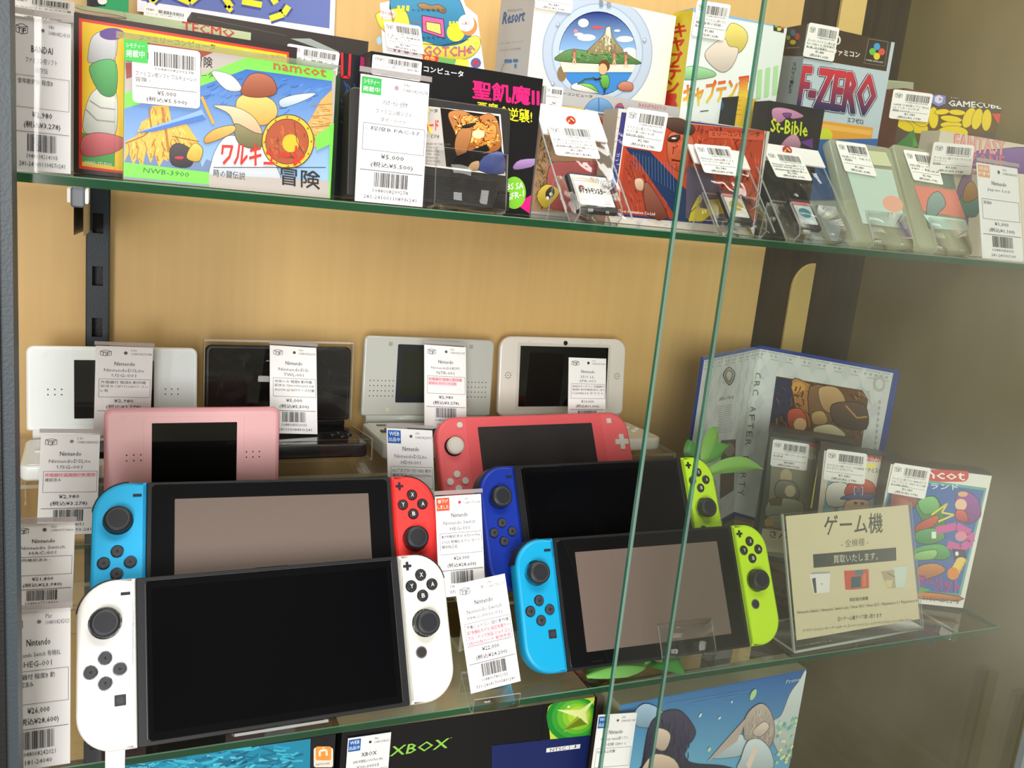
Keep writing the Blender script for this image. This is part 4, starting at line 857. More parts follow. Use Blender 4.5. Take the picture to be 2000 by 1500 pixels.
# box with red brown picture and mottled violet border
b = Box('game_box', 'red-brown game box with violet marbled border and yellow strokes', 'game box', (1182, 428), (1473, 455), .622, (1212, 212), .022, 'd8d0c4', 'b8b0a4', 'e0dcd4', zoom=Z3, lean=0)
B = b.B; B.poly([(880, 730), (1830, 812), (1790, 1490), (780, 1400)], '3c3a78'); R = random.Random(3)
for k in range(90):
    x, y = R.choice(((R.uniform(800, 1840), R.choice((R.uniform(735, 790), R.uniform(1410, 1470)))), (R.uniform(820, 890), R.uniform(740, 1400)))); B.line([(x, y), (x + 14, y + 6), (x + 20, y - 5)], 4, 'c0b8d4')
B.up(10); B.poly([(905, 760), (1815, 845), (1740, 1462), (820, 1385)], 'd9cfc0'); B.poly([(912, 768), (1808, 850), (1735, 1448), (828, 1376)], 'b84428'); B.poly([(900, 960), (1060, 985), (1300, 1240), (1310, 1440), (1230, 1430)], '1f3358'); B.poly([(900, 1000), (960, 1010), (1240, 1430), (850, 1390)], '9c3c28')
B.poly([(1180, 880), (1260, 860), (1340, 900), (1340, 1060), (1260, 1120), (1180, 1050)], 'c65430', smooth=4); B.hatch([(1190, 790), (1800, 860), (1740, 1430), (1500, 1400), (1320, 1230), (1190, 1050)], 300, ('d05a38', '9c3420', 'c44c2c', '7a2a1c'), 60, 9, 110, 8, 40); B.hatch([(910, 1010), (970, 1020), (1220, 1400), (870, 1370)], 160, ('b04c34', '7c2c20', 'a84430'), 60, 8, 70, 9, 20); B.poly([(1140, 780), (1250, 770), (1350, 830), (1320, 880), (1200, 850)], '44261c', smooth=4); B.poly([(1190, 890), (1250, 880), (1240, 920), (1180, 920)], '2c1a16', smooth=3); B.line([(1200, 1040), (1260, 1050)], 12, '5c1c14'); B.ell(1215, 900, 16, 6, 'e8d8c0')
B.poly([(960, 1170), (1000, 1160), (1020, 1190), (1010, 1240), (970, 1230)], 'd8b090', smooth=4); B.poly([(1020, 1190), (1080, 1230), (1180, 1420), (1040, 1400)], '7c3a28', smooth=2); B.poly([(1300, 1080), (1450, 1120), (1560, 1300), (1560, 1440), (1290, 1420)], '5c5266')
B.poly([(1310, 1440), (1330, 1360), (1370, 1280), (1400, 1290), (1380, 1350), (1430, 1360), (1440, 1300), (1560, 1290), (1540, 1390), (1450, 1400), (1400, 1440)], 'e2cb22'); B.line([(1290, 1410), (1430, 1285)], 5, '4a4440'); B.poly([(1530, 1260), (1600, 1270), (1590, 1350), (1550, 1400), (1520, 1330)], 'd8c028')
B.text('ファミリーコンピュータ', 1380, 870, 1772, 890, 30, '4a2a20', .03); B.poly([(1440, 850), (1808, 875), (1800, 915), (1440, 895)], 'd05a3c'); B.up(); B.text('ミリーコンピュータ', 1460, 885, 1770, 892, 28, '3c2418', .03); B.text('©Toei Animation Co.Ltd', 840, 1378, 1090, 1402, 20, 'f2e8e0', .02)
for k in range(14): B.line([(950 + k * 20, 990 + k * 6), (952 + k * 20, 1090 + k * 12)], 2, '6a88b0')
b.done(); b.sticker([(1224, 209), (1304, 221), (1290, 297), (1213, 284)], ['ファミコン用ソフト Nintendo', '北斗の拳 CERO A (全', '年齢対象) 程度B'], '¥2,980', '¥3,278', 17)
# white box with soccer comic style title
b = Box('game_box', 'white and light blue game box with red-to-yellow title and yellow spine', 'game box', (1306, 380), (1484, 400), .725, (1350, 14), .032, 'e6ebe9', 'd8c030', '90b8d8', zoom=Z3)
B = b.B; B.poly([(1300, 30), (1980, 130), (1975, 190), (1290, 65)], '8ab8dc'); B.text('SUPER FAMICOM', 1585, 85, 1860, 128, 32, '2e4a8c', .03); B.poly([(1875, 120), (1945, 132), (1935, 215), (1868, 200)], '2e3440')
for x, y, c in ((1910, 150, '58a8d8'), (1888, 168, '60b858'), (1928, 176, 'd85a50'), (1905, 190, 'e0cc40')): B.ell(x, y, 14, 12, c)
B.poly([(1560, 200), (1600, 150), (1680, 190), (1700, 260), (1650, 340), (1570, 330), (1540, 260)], 'f2dc6a', smooth=5); B.poly([(1540, 250), (1580, 300), (1640, 320), (1600, 430), (1530, 470), (1440, 400), (1430, 330)], 'f4e2d2', smooth=5); B.poly([(1280, 450), (1350, 430), (1470, 460), (1480, 500), (1290, 520)], '9cd898', smooth=3)
g = ('d8402c', 'ecd84a')
B.up(3); B.text('キャプテン翼', 1278, 700, 1700, 640, 150, g, .05, sk=10); B.text('III', 1760, 640, 1885, 610, 180, 'b4e0a4', .05, sk=10); B.line([(1390, 725), (1445, 720)], 6, '3a3a3a')
B = b.spine(Z3, 'd9c62e'); B.rect(1150, 0, 1350, 60, '8ab8dc')
for k, ch in enumerate('キャプテン翼'): B.text(ch, 1222 - k * 12, 240 + k * 92, 1300 - k * 12, 240 + k * 92, 88, 'cc3028', .07)
b.done(); b.sticker([(1361, 0), (1426, 10), (1412, 80), (1349, 70)], ['スーパーファミコン用ソフト', '翼III 皇帝の挑戦 -', '箱・説付'], '¥1,480', '¥1,628', 18)
# small yellow and black box, dark box with yellow green lettering
b = Box('game_box', 'small yellow-fronted box with black side, standing behind the red-brown box', 'game box', (1412, 400), (1446, 404), .700, (1421, 184), .03, 'e2b93e', '1c1a18', '2c2a26', zoom=Z3)
for y in (650, 680, 710, 740): b.B.ell(1585, y, 8, 8, 'c07a2a', n=10); b.B.line([(1605, y), (1660, y + 5)], 3, 'b08a3a')
B = b.spine(Z3, '16181a'); B.ell(1520, 680, 26, 38, '2a5a7a'); B.ell(1500, 690, 14, 30, 'a84a2a'); b.done()
b = Box('game_box', 'dark game box with yellow-green lettering and pink curl', 'game box', (1470, 410), (1576, 425), .655, (1478, 192), .02, '2f2c2e', '201e1e', '55504a', zoom=Z4)
B = b.B; B.poly([(310, 620), (350, 605), (430, 620), (490, 655), (430, 670), (400, 660), (360, 690), (320, 680)], 'd48ab8', smooth=4); B.poly([(370, 640), (420, 640), (400, 670)], '7c3a8a', smooth=3); B.poly([(360, 830), (400, 770), (450, 760), (470, 830)], 'c88aa8', smooth=3); B.poly([(470, 800), (540, 780), (540, 840)], '6a3a8a')
B.up(2); B.text('St-Bible', 302, 742, 508, 770, 78, 'd2e03a', .04, sk=6); b.done()
# racing game box
b = Box('game_box', 'black and silver racing game box with red-to-navy title lettering', 'game box', (1519, 430), (1682, 452), .705, (1580, 46), .030, 'bfcdd6', '4a4640', '3c342c', zoom=Z7)
B = b.B; B.poly([(150, 190), (880, 320), (830, 605), (100, 485)], '4a3a30'); B.text('スーパーファミコン', 180, 440, 605, 492, 50, 'ece8e0', .05); B.ell(415, 340, 28, 40, 'e8e4dc'); B.ell(411, 340, 18, 30, '4a3a30'); B.poly([(680, 330), (845, 355), (815, 560), (640, 535)], '3e342c'); B.line([(680, 330), (845, 355), (815, 560), (640, 535)], 4, '8a8478', True)
for x, y, c in ((750, 395, '4aa0dc'), (712, 438, '74c04c'), (790, 440, 'd85a48'), (748, 478, 'e8cc3c')): B.ell(x, y, 27, 30, c)
B.text('SUPER FAMICOM', 655, 515, 800, 538, 14, 'e8e4dc', .02)
q0, q1, q2, q3 = (70, 890), (700, 985), (745, 660), (140, 545)
for dx, c, bo in ((0, '1c2448', .13), (0, 'd4dce2', .095), (0, ('d43a40', '26305c'), .065)):
    B.text('F-ZERO', 72, 895, 705, 985, 335, c, bo, sk=52); B.up(2)
B.text('エフゼロ', 498, 1035, 630, 1055, 42, '2c3038', .03); B.poly([(180, 1010), (715, 1085), (690, 1250), (150, 1180)], 'e6a23c'); B.poly([(180, 1040), (705, 1110), (695, 1150), (170, 1080)], 'f0b85c'); B.ell(310, 1150, 60, 60, 'd0d83c'); B.ell(230, 1150, 42, 42, 'e8e4e0'); B.ell(230, 1150, 22, 22, 'c83038'); B.rect(100, 1185, 800, 1700, '3a6ab0')
B = b.spine(Z7, '8c9298'); B.poly([(0, 180), (160, 190), (120, 480), (-60, 475)], '44342a'); B.ell(38, 278, 22, 30, '3c70a0'); B.ell(75, 310, 22, 30, 'a84838'); B.ell(38, 358, 26, 20, 'c8b030'); B.ell(0, 320, 16, 20, '8aa040'); B.text('SUPER FAMICOM', -20, 412, 92, 408, 10, 'b8b0a4')
for k, ch in enumerate('SHVC-FZ'): B.text(ch, 40 - k * 6, 560 + k * 38, 68 - k * 6, 560 + k * 38, 30, '2c3034', .02)
b.done(); b.sticker([(1579, 44), (1638, 55), (1626, 121), (1566, 110)], ['スーパーファミコン用 F-ZE', 'RO CERO A (全年齢対', '象) 箱・説 白箱書付'], '¥1,480', '¥1,628', 19)
# cube console game with bananas, in a clear case
b = Box('game_box', 'dark game box with heap of bananas and cube logo, red corner at left', 'game box', (1716, 450), (1942, 462), .742, (1742, 167), .030, '5a4c40', '6a3a34', '6a5c50', zoom=Z7)
B = b.B; B.poly([(860, 740), (1240, 765), (1220, 800), (850, 790)], 'c04a3c'); B.poly([(860, 740), (880, 750), (830, 1040), (805, 1040)], 'b8483c'); B.poly([(1200, 770), (1860, 800), (1840, 965), (1190, 925)], '5c4c42'); B.poly([(1000, 925), (1835, 965), (1815, 1110), (1000, 1200)], '6a5228')
for x, y, rx_, ry_, ro in ((1060, 1060, 130, 60, 20), (980, 1060, 90, 40, 30), (1110, 1000, 90, 60, 40), (1230, 1000, 40, 90, 0), (1380, 1060, 90, 26, 0), (1380, 1010, 90, 26, 8), (1530, 1000, 45, 90, 25), (1600, 1010, 42, 90, 15), (1680, 1020, 40, 90, 5), (1390, 1130, 130, 60, 0), (1430, 955, 70, 22, 5), (1300, 950, 60, 22, -5)): B.ell(x, y, rx_ + 4, ry_ + 4, '8a6a1c', ro); B.ell(x, y, rx_, ry_, 'ecd024', ro)
B.poly([(1720, 965), (1835, 965), (1812, 1105)], 'd8503c'); B.poly([(900, 1240), (1060, 1100), (1100, 1250)], '4a8a4a'); B.poly([(1060, 1160), (1100, 1240), (1050, 1250)], '5cae4c')
B.poly([(1275, 785), (1330, 815), (1330, 880), (1270, 905), (1215, 875), (1215, 815)], '8a88c4'); B.poly([(1272, 808), (1310, 828), (1300, 870), (1270, 880), (1238, 862), (1240, 825)], 'dcd8ec'); B.poly([(1275, 830), (1300, 842), (1275, 858)], '8a88c4')
B.text('NINTENDO', 1375, 835, 1805, 862, 34, 'b8b0ac', .01, sk=8); B.text('GAMECUBE', 1355, 900, 1800, 925, 48, 'f0ece8', .07); B.text('レイ', 1130, 1235, 1180, 1240, 20, 'f0ece8'); b.done()
b.sticker([(1744, 174), (1821, 184), (1810, 239), (1734, 231)], ['GAME CUBE用ソフト Ninte', 'ndo ドンキーコンガ2 未', '使用品 ソフトのみ'], '¥1,980', '¥2,178', 20)
m = MB(); q = [b.fr.uv(*p) for p in ((1728, 300), (1826, 300), (1831, 156), (1722, 147))]; m.prism([(x, max(z, .001)) for x, z in q], .0305, .046, 'dfe8cc', 'frost', .002); m.build('clear_case', b.root)
# pale box with pink lettering
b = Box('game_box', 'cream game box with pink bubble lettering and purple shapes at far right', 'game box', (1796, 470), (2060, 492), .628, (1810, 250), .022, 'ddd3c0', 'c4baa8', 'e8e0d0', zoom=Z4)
B = b.B; B.poly([(1440, 860), (1600, 840), (1740, 830), (1900, 860), (1900, 1040), (1440, 960)], '7a52a0', smooth=3); B.poly([(1380, 1000), (1480, 980), (1500, 1300), (1350, 1200)], '9a70a8', smooth=3); B.poly([(1440, 950), (1900, 1000), (1900, 1500), (1400, 1450)], 'e6dcca'); B.poly([(1380, 1100), (1480, 1120), (1460, 1220), (1370, 1200)], '5c9a94', smooth=3); B.poly([(1395, 1060), (1440, 1020), (1470, 1110), (1390, 1140)], 'e0a050', smooth=3)
B.text('FANTASY', 1335, 850, 1620, 875, 95, 'd87a80', .07, sk=6); B.up(); B.text('FANTASY', 1337, 849, 1618, 874, 90, 'efaaa8', .04, sk=6); B.text('ZONE', 1420, 930, 1620, 945, 65, 'd87a80', .05); B.text('SEGA', 1420, 980, 1465, 985, 24, 'c05a60', .03); b.done()
b.sticker([(1822, 277), (1901, 284), (1894, 342), (1812, 336)], ['ファミコン用ソフト ファンタ', 'ジーゾーン', '程度B'], '¥3,580', '¥3,938', 21)
# white box peeping above the bagged cartridges on the right
# ------------------------------------------------------------------ bagged cartridges leaning in clear stands
def bagged(idx, desc, tl, tr, cb, bl, br, Y, mark, lab, st, Yr=None, z=ZU + .006):
    f = level(bl, br, Y, z, 0, tl, Yr); W = f.uv(*tr)[0]; H = f.uv(*tl)[1]; hc = f.uv(*cb)[1]; W = max(W, .03)
    lean = f.lean
    t = thing('bagged_game', desc[0], 'bagged game', f, 'game cartridges in clear bags under white header cards')
    m = MB(); m.box(0, W, -.0010, .0004, hc, H, 'efeae8', 'paper'); B = Board(m, pix(f), -.00106, mat='paper', clip=(0, 0, W, H))
    x, y = mark; B.ell(x, y, 10, 8, 'b82c30', 30); B.line([(x - 6, y + 4), (x, y - 4), (x + 6, y + 2)], 2.2, 'e8c860'); B.line([(x - 4, y - 4), (x + 5, y + 5)], 1.6, '2c1c1c'); m.build('header_card', t)
    m = MB(); nx, nz = 12, 14; g = []
    for side, sy in ((0, -1), (1, 1)):
        rows = []
        for j in range(nz + 1):
            row = []
            for i in range(nx + 1):
                u = i / nx; v = j / nz; bulge = math.sin(math.pi * u) ** .6 * math.sin(math.pi * min(v * 1.15, 1)) ** .5 * .0036
                nn = noise.noise(Vector((u * 5 + idx * 3, v * 6, side * 9))) * .0022 * math.sin(math.pi * u)
                row.append(m.vt((u * W, sy * (bulge + .0006) + nn * .6 + .001, v * hc)))
            rows.append(row)
        for j in range(nz):
            for i in range(nx):
                q = [rows[j][i], rows[j][i + 1], rows[j + 1][i + 1], rows[j + 1][i]]; m.face(q if side == 0 else q[::-1], 'ffffff', 'bag', True)
    for x in (0, W - .0008): m.box(x, x + .0008, .0004, .0012, 0, hc, 'e8f0f4', 'edge')
    m.build('bag', t)
    sticker(t, f, lab[0], *lab[1:], y=-.0044 if idx else -.0044)
    P = f.P + f.ay * (-.0004)
    if desc[1] == 'ds':
        c = thing('game_card', 'small dark grey game card with white label seen through leftmost bag', 'game card', Fr(P, f.ax, f.az))
        a, b2 = f.uv(*[1130, 413]), f.uv(*[1140, 328]); x0 = min(W * .28, .012); wz = .0335; hz = .0345
        x0, z0 = f.uv(1130, 418); x0 = max(x0, .002); z0 = max(z0, .003)
        m = MB(); m.prism(rrect(x0, z0, x0 + wz, z0 + hz, (.001, .003, .001, .003)), 0, .0034, '2b2a2c', 'plastic', .0004); m.build('shell', c)
        m = MB(); m.prism(rrect(x0 + .0025, z0 + .005, x0 + .0315, z0 + .0325, (.003, .0006, .0006, .0006)), -.0001, .0002, 'f2efea', 'paper'); B = Board(m, lambda u, v: (x0 + .0025 + u * .029, z0 + .0325 - v * .0275), -.00013, mat='paper')
        B.line([(.02, .2), (.98, .2)], .012, '8a8684'); B.text('NINTENDO', .18, .15, .52, .15, .07, 'c8c0bc'); B.text('DS', .56, .16, .78, .16, .11, '3a3636', .03); B.ell(.22, .42, .08, .07, 'c83038'); B.ell(.22, .47, .07, .05, 'f2efea'); B.text('ポケットモンスター', .12, .62, .86, .62, .22, '2c2a2c', .06); B.text('ホワイト', .55, .72, .75, .72, .06, '4a4a4a'); B.text('The Pokémon Company  Nintendo', .08, .86, .9, .86, .045, '77716e'); B.text('TWL-IRAJ-JPN', .5, .95, .88, .95, .05, '44403e'); m.build('label_sheet', c)
    else:
        c = thing('game_card', desc[2], 'game card', Fr(P, f.ax, f.az)); cc = desc[3]
        m = MB(); m.prism(rrect(W * .25, .006, W * .25 + .022, .037, .0015), 0, .0033, '333236', 'plastic', .0004); m.build('shell', c)
        m = MB(); m.prism(rrect(W * .25 + .0022, .011, W * .25 + .0198, .034, .0006), -.0001, .0002, cc[0], 'card'); B = Board(m, lambda u, v: (W * .25 + .0022 + u * .0176, .034 - v * .023), -.00013); B.ell(.5, .5, .36, .22, cc[1]); B.rect(0, 0, 1, .16, 'd83a40'); m.build('label_sheet', c)
    # stand: trough and curved lips under the bag
    w0 = W * .18; s = f.moved(w0, .0046, 0)
    easel('clear acrylic stand ' + st, s, W * .62, .045, 0, lean=lean, base=.004, foot=.004, rim_h=.028, gap=.0085)
    return f
bagged(0, ('bagged game card with white header card, leftmost, beside the black cartridge', 'ds'), (1041, 202), (1164, 216), (1190, 279), (1104, 430), (1228, 442), .5555, (1114, 237), ([(1063, 250), (1148, 256), (1168, 319), (1081, 311)], ['DS用ソフト Nintendo ポケッ', 'トモンスター ホワイト CERO A', '(全年齢対象) USED 程'], '¥1,280', '¥1,408', 31), 'under the leftmost bagged game card')
bagged(1, ('bagged game card with white header card, straddled by the two glass door edges', 'x', 'small game card in the bag between the glass door edges', ('e8e4dc', 'c8b050')), (1334, 261), (1440, 274), (1468, 333), (1402, 449), (1515, 456), .566, (1400, 286), ([(1349, 288), (1420, 294), (1442, 352), (1370, 344)], ['Nintendo Switch用ソフト', 'ナイングリフト CERO A 全', ''], '¥2,980', '¥3,278', 32), 'under the bag between the glass door edges')
bagged(2, ('bagged game card with white header card, right of both glass door edges', 'x', 'small game card seen through the crinkled bag right of the door edges', ('dce8ec', '4a8aa0')), (1459, 276), (1594, 291), (1622, 330), (1531, 463), (1652, 470), .574, (1536, 295), ([(1486, 300), (1556, 308), (1581, 360), (1511, 352)], ['Nintendo Switch用ソフト', 'KANES RIDER memory', 'of heroez CERO B'], '¥2,980', '¥3,278', 33), 'under the rightmost crinkled bag')
def discase(desc, tl, tr, bl, br, Y, kind, lab, st, Yr=None):
    f = level(bl, br, Y, ZU + .004, 0, tl, Yr); W = f.w; H = f.uv(*tl)[1]
    t = thing('disc_case', desc, 'disc case', f, 'milky clear card cases leaning in stands')
    m = MB(); m.prism(rrect(0, 0, W, H, .005), 0, .009, 'e2e6c6', 'frost', .0015, .0015); m.build('case', t)
    m = MB(); B = Board(m, pix(f, *Z4), -.0004)
    if kind == 0:
        B.poly([(720, 930), (985, 960), (1070, 1290), (820, 1260)], 'bcd0c4'); B.ell(990, 1150, 60, 44, 'e4a890', 20); B.poly([(850, 850), (950, 860), (985, 940), (880, 930)], 'ccd0a8')
    else:
        B.poly([(1210, 870), (1310, 880), (1345, 1065), (1280, 1058)], '6d7c72'); B.poly([(1110, 1045), (1345, 1075), (1400, 1230), (1160, 1190)], 'd88070'); B.poly([(1190, 1120), (1240, 1080), (1275, 1110), (1285, 1160), (1240, 1210), (1200, 1290), (1180, 1220)], '77928c', smooth=4); B.poly([(1160, 1210), (1400, 1240), (1420, 1300), (1220, 1290)], 'bfe0d4')
    m.build('insert_sheet', t); sticker(t, f, *lab, y=-.0018)
    easel('clear acrylic stand ' + st, f.moved(W * .28, 0, 0), W * .62, .045, .009, lean=f.lean, base=.004, foot=.004, rim_h=.030)
discase('milky clear card case with pale teal insert, left of the pair', (1617, 269), (1731, 288), (1668, 470), (1793, 480), .585, 0, ([(1629, 277), (1688, 284), (1710, 347), (1648, 336)], ['MD用ソフト - THE スゴ', '- 程度B'], '¥1,480', '¥1,628', 34), 'under the case with pale teal insert')
discase('milky clear card case with red and grey insert, right of the pair', (1742, 280), (1856, 300), (1796, 480), (1905, 488), .588, 1, ([(1761, 294), (1823, 302), (1840, 363), (1782, 353)], ['MD用ソフト -', '380 - 程度B'], '¥1,980', '¥2,178', 35), 'under the case with red insert')
f = level((1921, 496), (2001, 503), .560, ZU + .0008, 10, (1908, 317)); H = f.uv(1908, 317)[1]
price_tag('glossy white price tag at right end of the upper shelf', f, H, 'Nintendo', ['Japan Ltd.'], [('程度B', 'k')], '¥1,000', '¥1,100', ('09r', '10480083000', '281-241001100'), badge=('出品', 'e8a878', '中'), faint=True)

# ------------------------------------------------------------------ price tags among the consoles
def ltag(label, tl, tr, br, bl, Y, **k):
    zz = k.pop('z', None); lean = k.pop('lean', None); f = level(bl, br, Y, zz, lean or 0, tl if lean is None else None, k.pop('Yr', None)); return price_tag(label, f, f.uv(*tl)[1], **k)
N_ = 'Nintendo'
ltag('small price tag reading ¥24,200, with pink highlighted rows, at the front between consoles', (888, 1142), (980, 1127), (1017, 1330), (920, 1355), .5335, brand=N_, lines=['Nintendo Switch', 'HAC-001(-01)'], body=[('予備ジョイコン1個付 動作確', 'k'), ('認 有機ELモデル 純正充電ケー', 'red'), ('ブル・ドック欠品 ジョイコン', 'red'), ('(左)×2台ハード 動作不良', 'red')], price='¥22,000', tax='¥24,200', digits=('04r', '1048007802155', '331-24041700583r240'), sleeve=False, dot='b0acae', Yr=.530)
f = level((922, 1352), (1012, 1336), .531, ZL + .0004); m = MB(); m.slab([(.022, .017), (.001, .001), (-.004, .001), (-.005, .012)], 0, f.w, .001); m.slab([(.0235, .0), (.0225, .018)], 0, f.w, .001); tag(m.build('acrylic_stand', None, f), 'tiny clear holder gripping the front tag reading ¥24,200', 'display stand')
ltag('price tag reading ¥28,600 with orange price-cut corner, between red and dark blue controllers', (850, 970), (942, 965), (948, 1158), (858, 1168), .574, brand=N_, lines=['Nintendo Switch', 'HEG-001'], body=[('動作確認済み XTJ100766', 'k'), ('67625 有機ELモデル ヨード', 'k'), ('類非純正品', 'k')], price='¥26,000', tax='¥28,600', digits=('09r', '1048007303083', '371-24031700'), badge=('値下げ', 'e0552f', 'しました'), dot='d0405a')
ltag('price tag with blue WEB corner left of the coral pink console', (755, 836), (848, 838), (852, 1040), (760, 1040), .692, brand=N_, lines=['NintendoDSLite', 'HDH-001'], body=[('ACアダプター付 USED 動作', 'k'), ('確認済み XJJ1002635956', 'k')], price='¥14,800', tax='¥16,280', digits=('09r', '1048008241417', '181-2410010'), badge=('WEB', '1d62b4', '出品中'))
ltag('price tag across the screen of the white clamshell at upper left', (180, 675), (291, 673), (293, 845), (183, 845), .793, brand=N_, lines=['NintendoDSLite', 'USG-001'], body=[('充電器付 程度B 動作確', 'k'), ('認済み UJF17163517 コン', 'k'), ('レ有', 'k')], price='¥2,980', tax='¥3,278', digits=('10r', '1048008376788', '181-241011'))
ltag('price tag reading ¥5,500 in front of the glossy black clamshell', (527, 674), (620, 674), (620, 848), (527, 846), .797, brand=N_, lines=['NintendoDSi', 'TWL-001'], body=[('本体のみ 程度B 動作確', 'k'), ('認済み TJH107006202 DR', 'k'), ('AGON QUESTケース付属', 'k')], price='¥5,000', tax='¥5,500', digits=('10r', '1048008320033', '-24101008450r241'), dot='6a3838')
ltag('price tag with pink writing in front of the silver clamshell', (829, 673), (907, 677), (911, 838), (829, 836), .802, brand=N_, lines=['NintendoDS初代', 'NTR-001'], body=[('充電器付 程度C 動作確', 'red'), ('認済み ボディイロ有', 'red')], price='¥2,980', tax='¥3,278', digits=('06r', '1048008026747', '181-24100'))
ltag('price tag reading ¥11,000 over the screen of the white clamshell with round speaker dots', (1111, 698), (1182, 700), (1182, 835), (1109, 835), .806, brand=N_, lines=['3DS LL', 'SPR-001'], body=[('非純正タッチペン 充電器付', 'k'), ('程度B 動作確認済み SJM', 'k'), ('112344214 ホワイト', 'k')], price='¥10,000', tax='¥11,000', digits=('10r', '1048008297083', '181-241008'), sleeve=False, dot='222028')
ltag('price tag reading ¥3,278 left of the rose pink clamshell', (80, 848), (200, 848), (189, 1042), (71, 1046), .702, brand=N_, lines=['NintendoDSLite', 'USG-001'], body=[('充電器付 画面焼け有 動作', 'red'), ('確認済み', 'k')], price='¥2,980', tax='¥3,278', digits=('11r', '1048008434051', '181-241008893-241'), dot='8a888c')
ltag('bright price tag reading ¥23,980 beside the light blue controller, upper of two', (22, 1024), (148, 1018), (141, 1190), (18, 1198), .590, brand=N_, lines=['Nintendo Switch', 'HAC-001'], body=[('動作確認済み -', 'k')], price='¥21,800', tax='¥23,980', digits=('02r', '1048007718466', '181-240200'), z=None)
ltag('bright price tag reading ¥28,600 beside the white left controller, lower of two', (12, 1197), (141, 1189), (137, 1456), (10, 1474), .5395, brand=N_, lines=['Nintendo Switch 有機EL', 'HEG-001'], body=[('充電器付 程度B 動', 'k'), ('作確認済み', 'k')], price='¥26,000', tax='¥28,600', digits=('Pkr', '1048008242021', '181-24040'), dot='77757c', z=ZL + .0006, lean=4)

# ------------------------------------------------------------------ booklet, boxed cassettes, sign, plant
L5 = (1300, 640, .44); S6 = (1400, 980, .2133)
zt = -.147; A = onz(1373, 697, zt); Fp = onz(1486, 675, zt); Bq = onz(1758, 724, zt); zb = ZL + .0006; Hh = zt - zb
for q in (A, Fp, Bq): q.z = zb
f1 = two(A, Fp); f2 = two(Fp, Bq)
t = thing('open_folder', 'open blue-edged picture folder standing behind the boxed cassettes', 'folder', f2)
NAVY = '2a4596'
def page(f, w, zoom, left):
    m = MB(); m.box(0, w, 0, .002, 0, Hh, NAVY, 'gloss'); B = Board(m, pix(f, *zoom), -.00006, mat='card', clip=(0, 0, w, Hh)); e = .004
    x0, x1 = (e, w) if left else (0, w - e * 1.6)
    m.pf([(x0, -5e-5, e), (x1, -5e-5, e), (x1, -5e-5, Hh - e), (x0, -5e-5, Hh - e)], 'dfe3e2'); B.up(2)
    i0, i1 = (x0 + .003, x1) if left else (x0, x1 - .003)
    U = Board(m, lambda x, y: (x, y), B.y, clip=(0, 0, w, Hh))
    n = 26
    for k in range(n):
        xx = i0 + (i1 - i0) * (k + .5) / n; U.ell(xx, Hh - e - .006, .0016, .0016, 'b4b8b8', n=6)
    U.y = B.y - .0003; U.line([(i0, Hh - e - .002), (i1, Hh - e - .002)], .0006, '8f9698'); U.line([(i0, Hh - e - .010), (i1, Hh - e - .010)], .0006, '9aa0a2'); B.y = U.y - 3e-5
    for i in range(8):
        for j in range(11):
            x = i0 + (i1 - i0) * (i + .5) / 8; y = e + .004 + j * .0185; 
            m.pf([(x, B.y, y), (x + .006, B.y, y + .009), (x, B.y, y + .018), (x - .006, B.y, y + .009)], 'd4dada' if (i + j) % 2 else 'e4e8e6')
    B.up(2); return m, B
m, B = page(f1, f1.w, L5, True)
B.text('ornament', 252, 250, 305, 235, 10, 'b0b0a4'); B.poly([(255, 205), (280, 175), (305, 200), (300, 230), (282, 255), (262, 230)], 'b8b4a0', smooth=3); B.poly([(265, 210), (280, 190), (295, 208), (280, 240)], 'e0e0d8', smooth=3)
B.text('After Party', 235, 330, 300, 318, 22, '8a8880', sk=4)
for k in range(14): B.line([(230, 350 + k * 9), (292, 343 + k * 9)], 2, 'aaa8a0')
B.poly([(245, 500), (310, 495), (300, 720), (240, 760)], '6a6058'); B.ell(280, 540, 24, 30, '9a9080'); B.ell(290, 610, 20, 26, '4a4440'); B.ell(270, 680, 24, 26, '7a5a48')
o = m.build('left_cover', t); o.matrix_local = f2.mat().inverted() @ f1.mat()
m, B = page(f2, f2.w, L5, False)
B.poly([(492, 215), (905, 282), (870, 525), (800, 900), (440, 800), (460, 440)], '6e4c2c'); B.poly([(492, 218), (590, 236), (600, 300), (560, 440), (465, 420)], '3c3c58'); B.poly([(560, 235), (620, 240), (660, 280), (650, 440), (590, 400)], 'b8763a', smooth=3); B.ell(590, 265, 30, 26, 'dca650')
B.hatch([(495, 220), (900, 285), (865, 520), (800, 640), (470, 560)], 360, ('8a6238', '4c3420', 'a87840', '6a4628', '3c2818'), 34, 6, 70, 11, 60); B.poly([(640, 260), (760, 290), (720, 460), (650, 440)], '7c5432', smooth=3); B.poly([(680, 270), (760, 265), (800, 330), (760, 380), (700, 360)], 'd0a468', smooth=4); B.poly([(740, 340), (880, 340), (890, 450), (760, 430)], '4c3324', smooth=4); B.line([(800, 345), (850, 400), (895, 395)], 7, 'c09048')
B.poly([(545, 370), (600, 360), (630, 410), (610, 450), (550, 440)], 'c8462a', smooth=4); B.ell(598, 430, 28, 30, 'e8be90'); B.poly([(665, 440), (740, 430), (800, 480), (700, 500), (660, 470)], 'e4d9a8', smooth=4); B.poly([(650, 380), (700, 370), (720, 420), (660, 430)], 'c89a5c', smooth=3)
B.poly([(865, 262), (915, 345), (905, 285)], 'c4ccca')
B.ell(950, 250, 26, 34, 'c2c6c2'); B.ell(950, 250, 16, 22, 'dfe3e2')
for k in range(11): B.ell(952 - k * 2.6, 330 + k * 26, 5, 8, 'b4b8b8', n=8)
B.up()
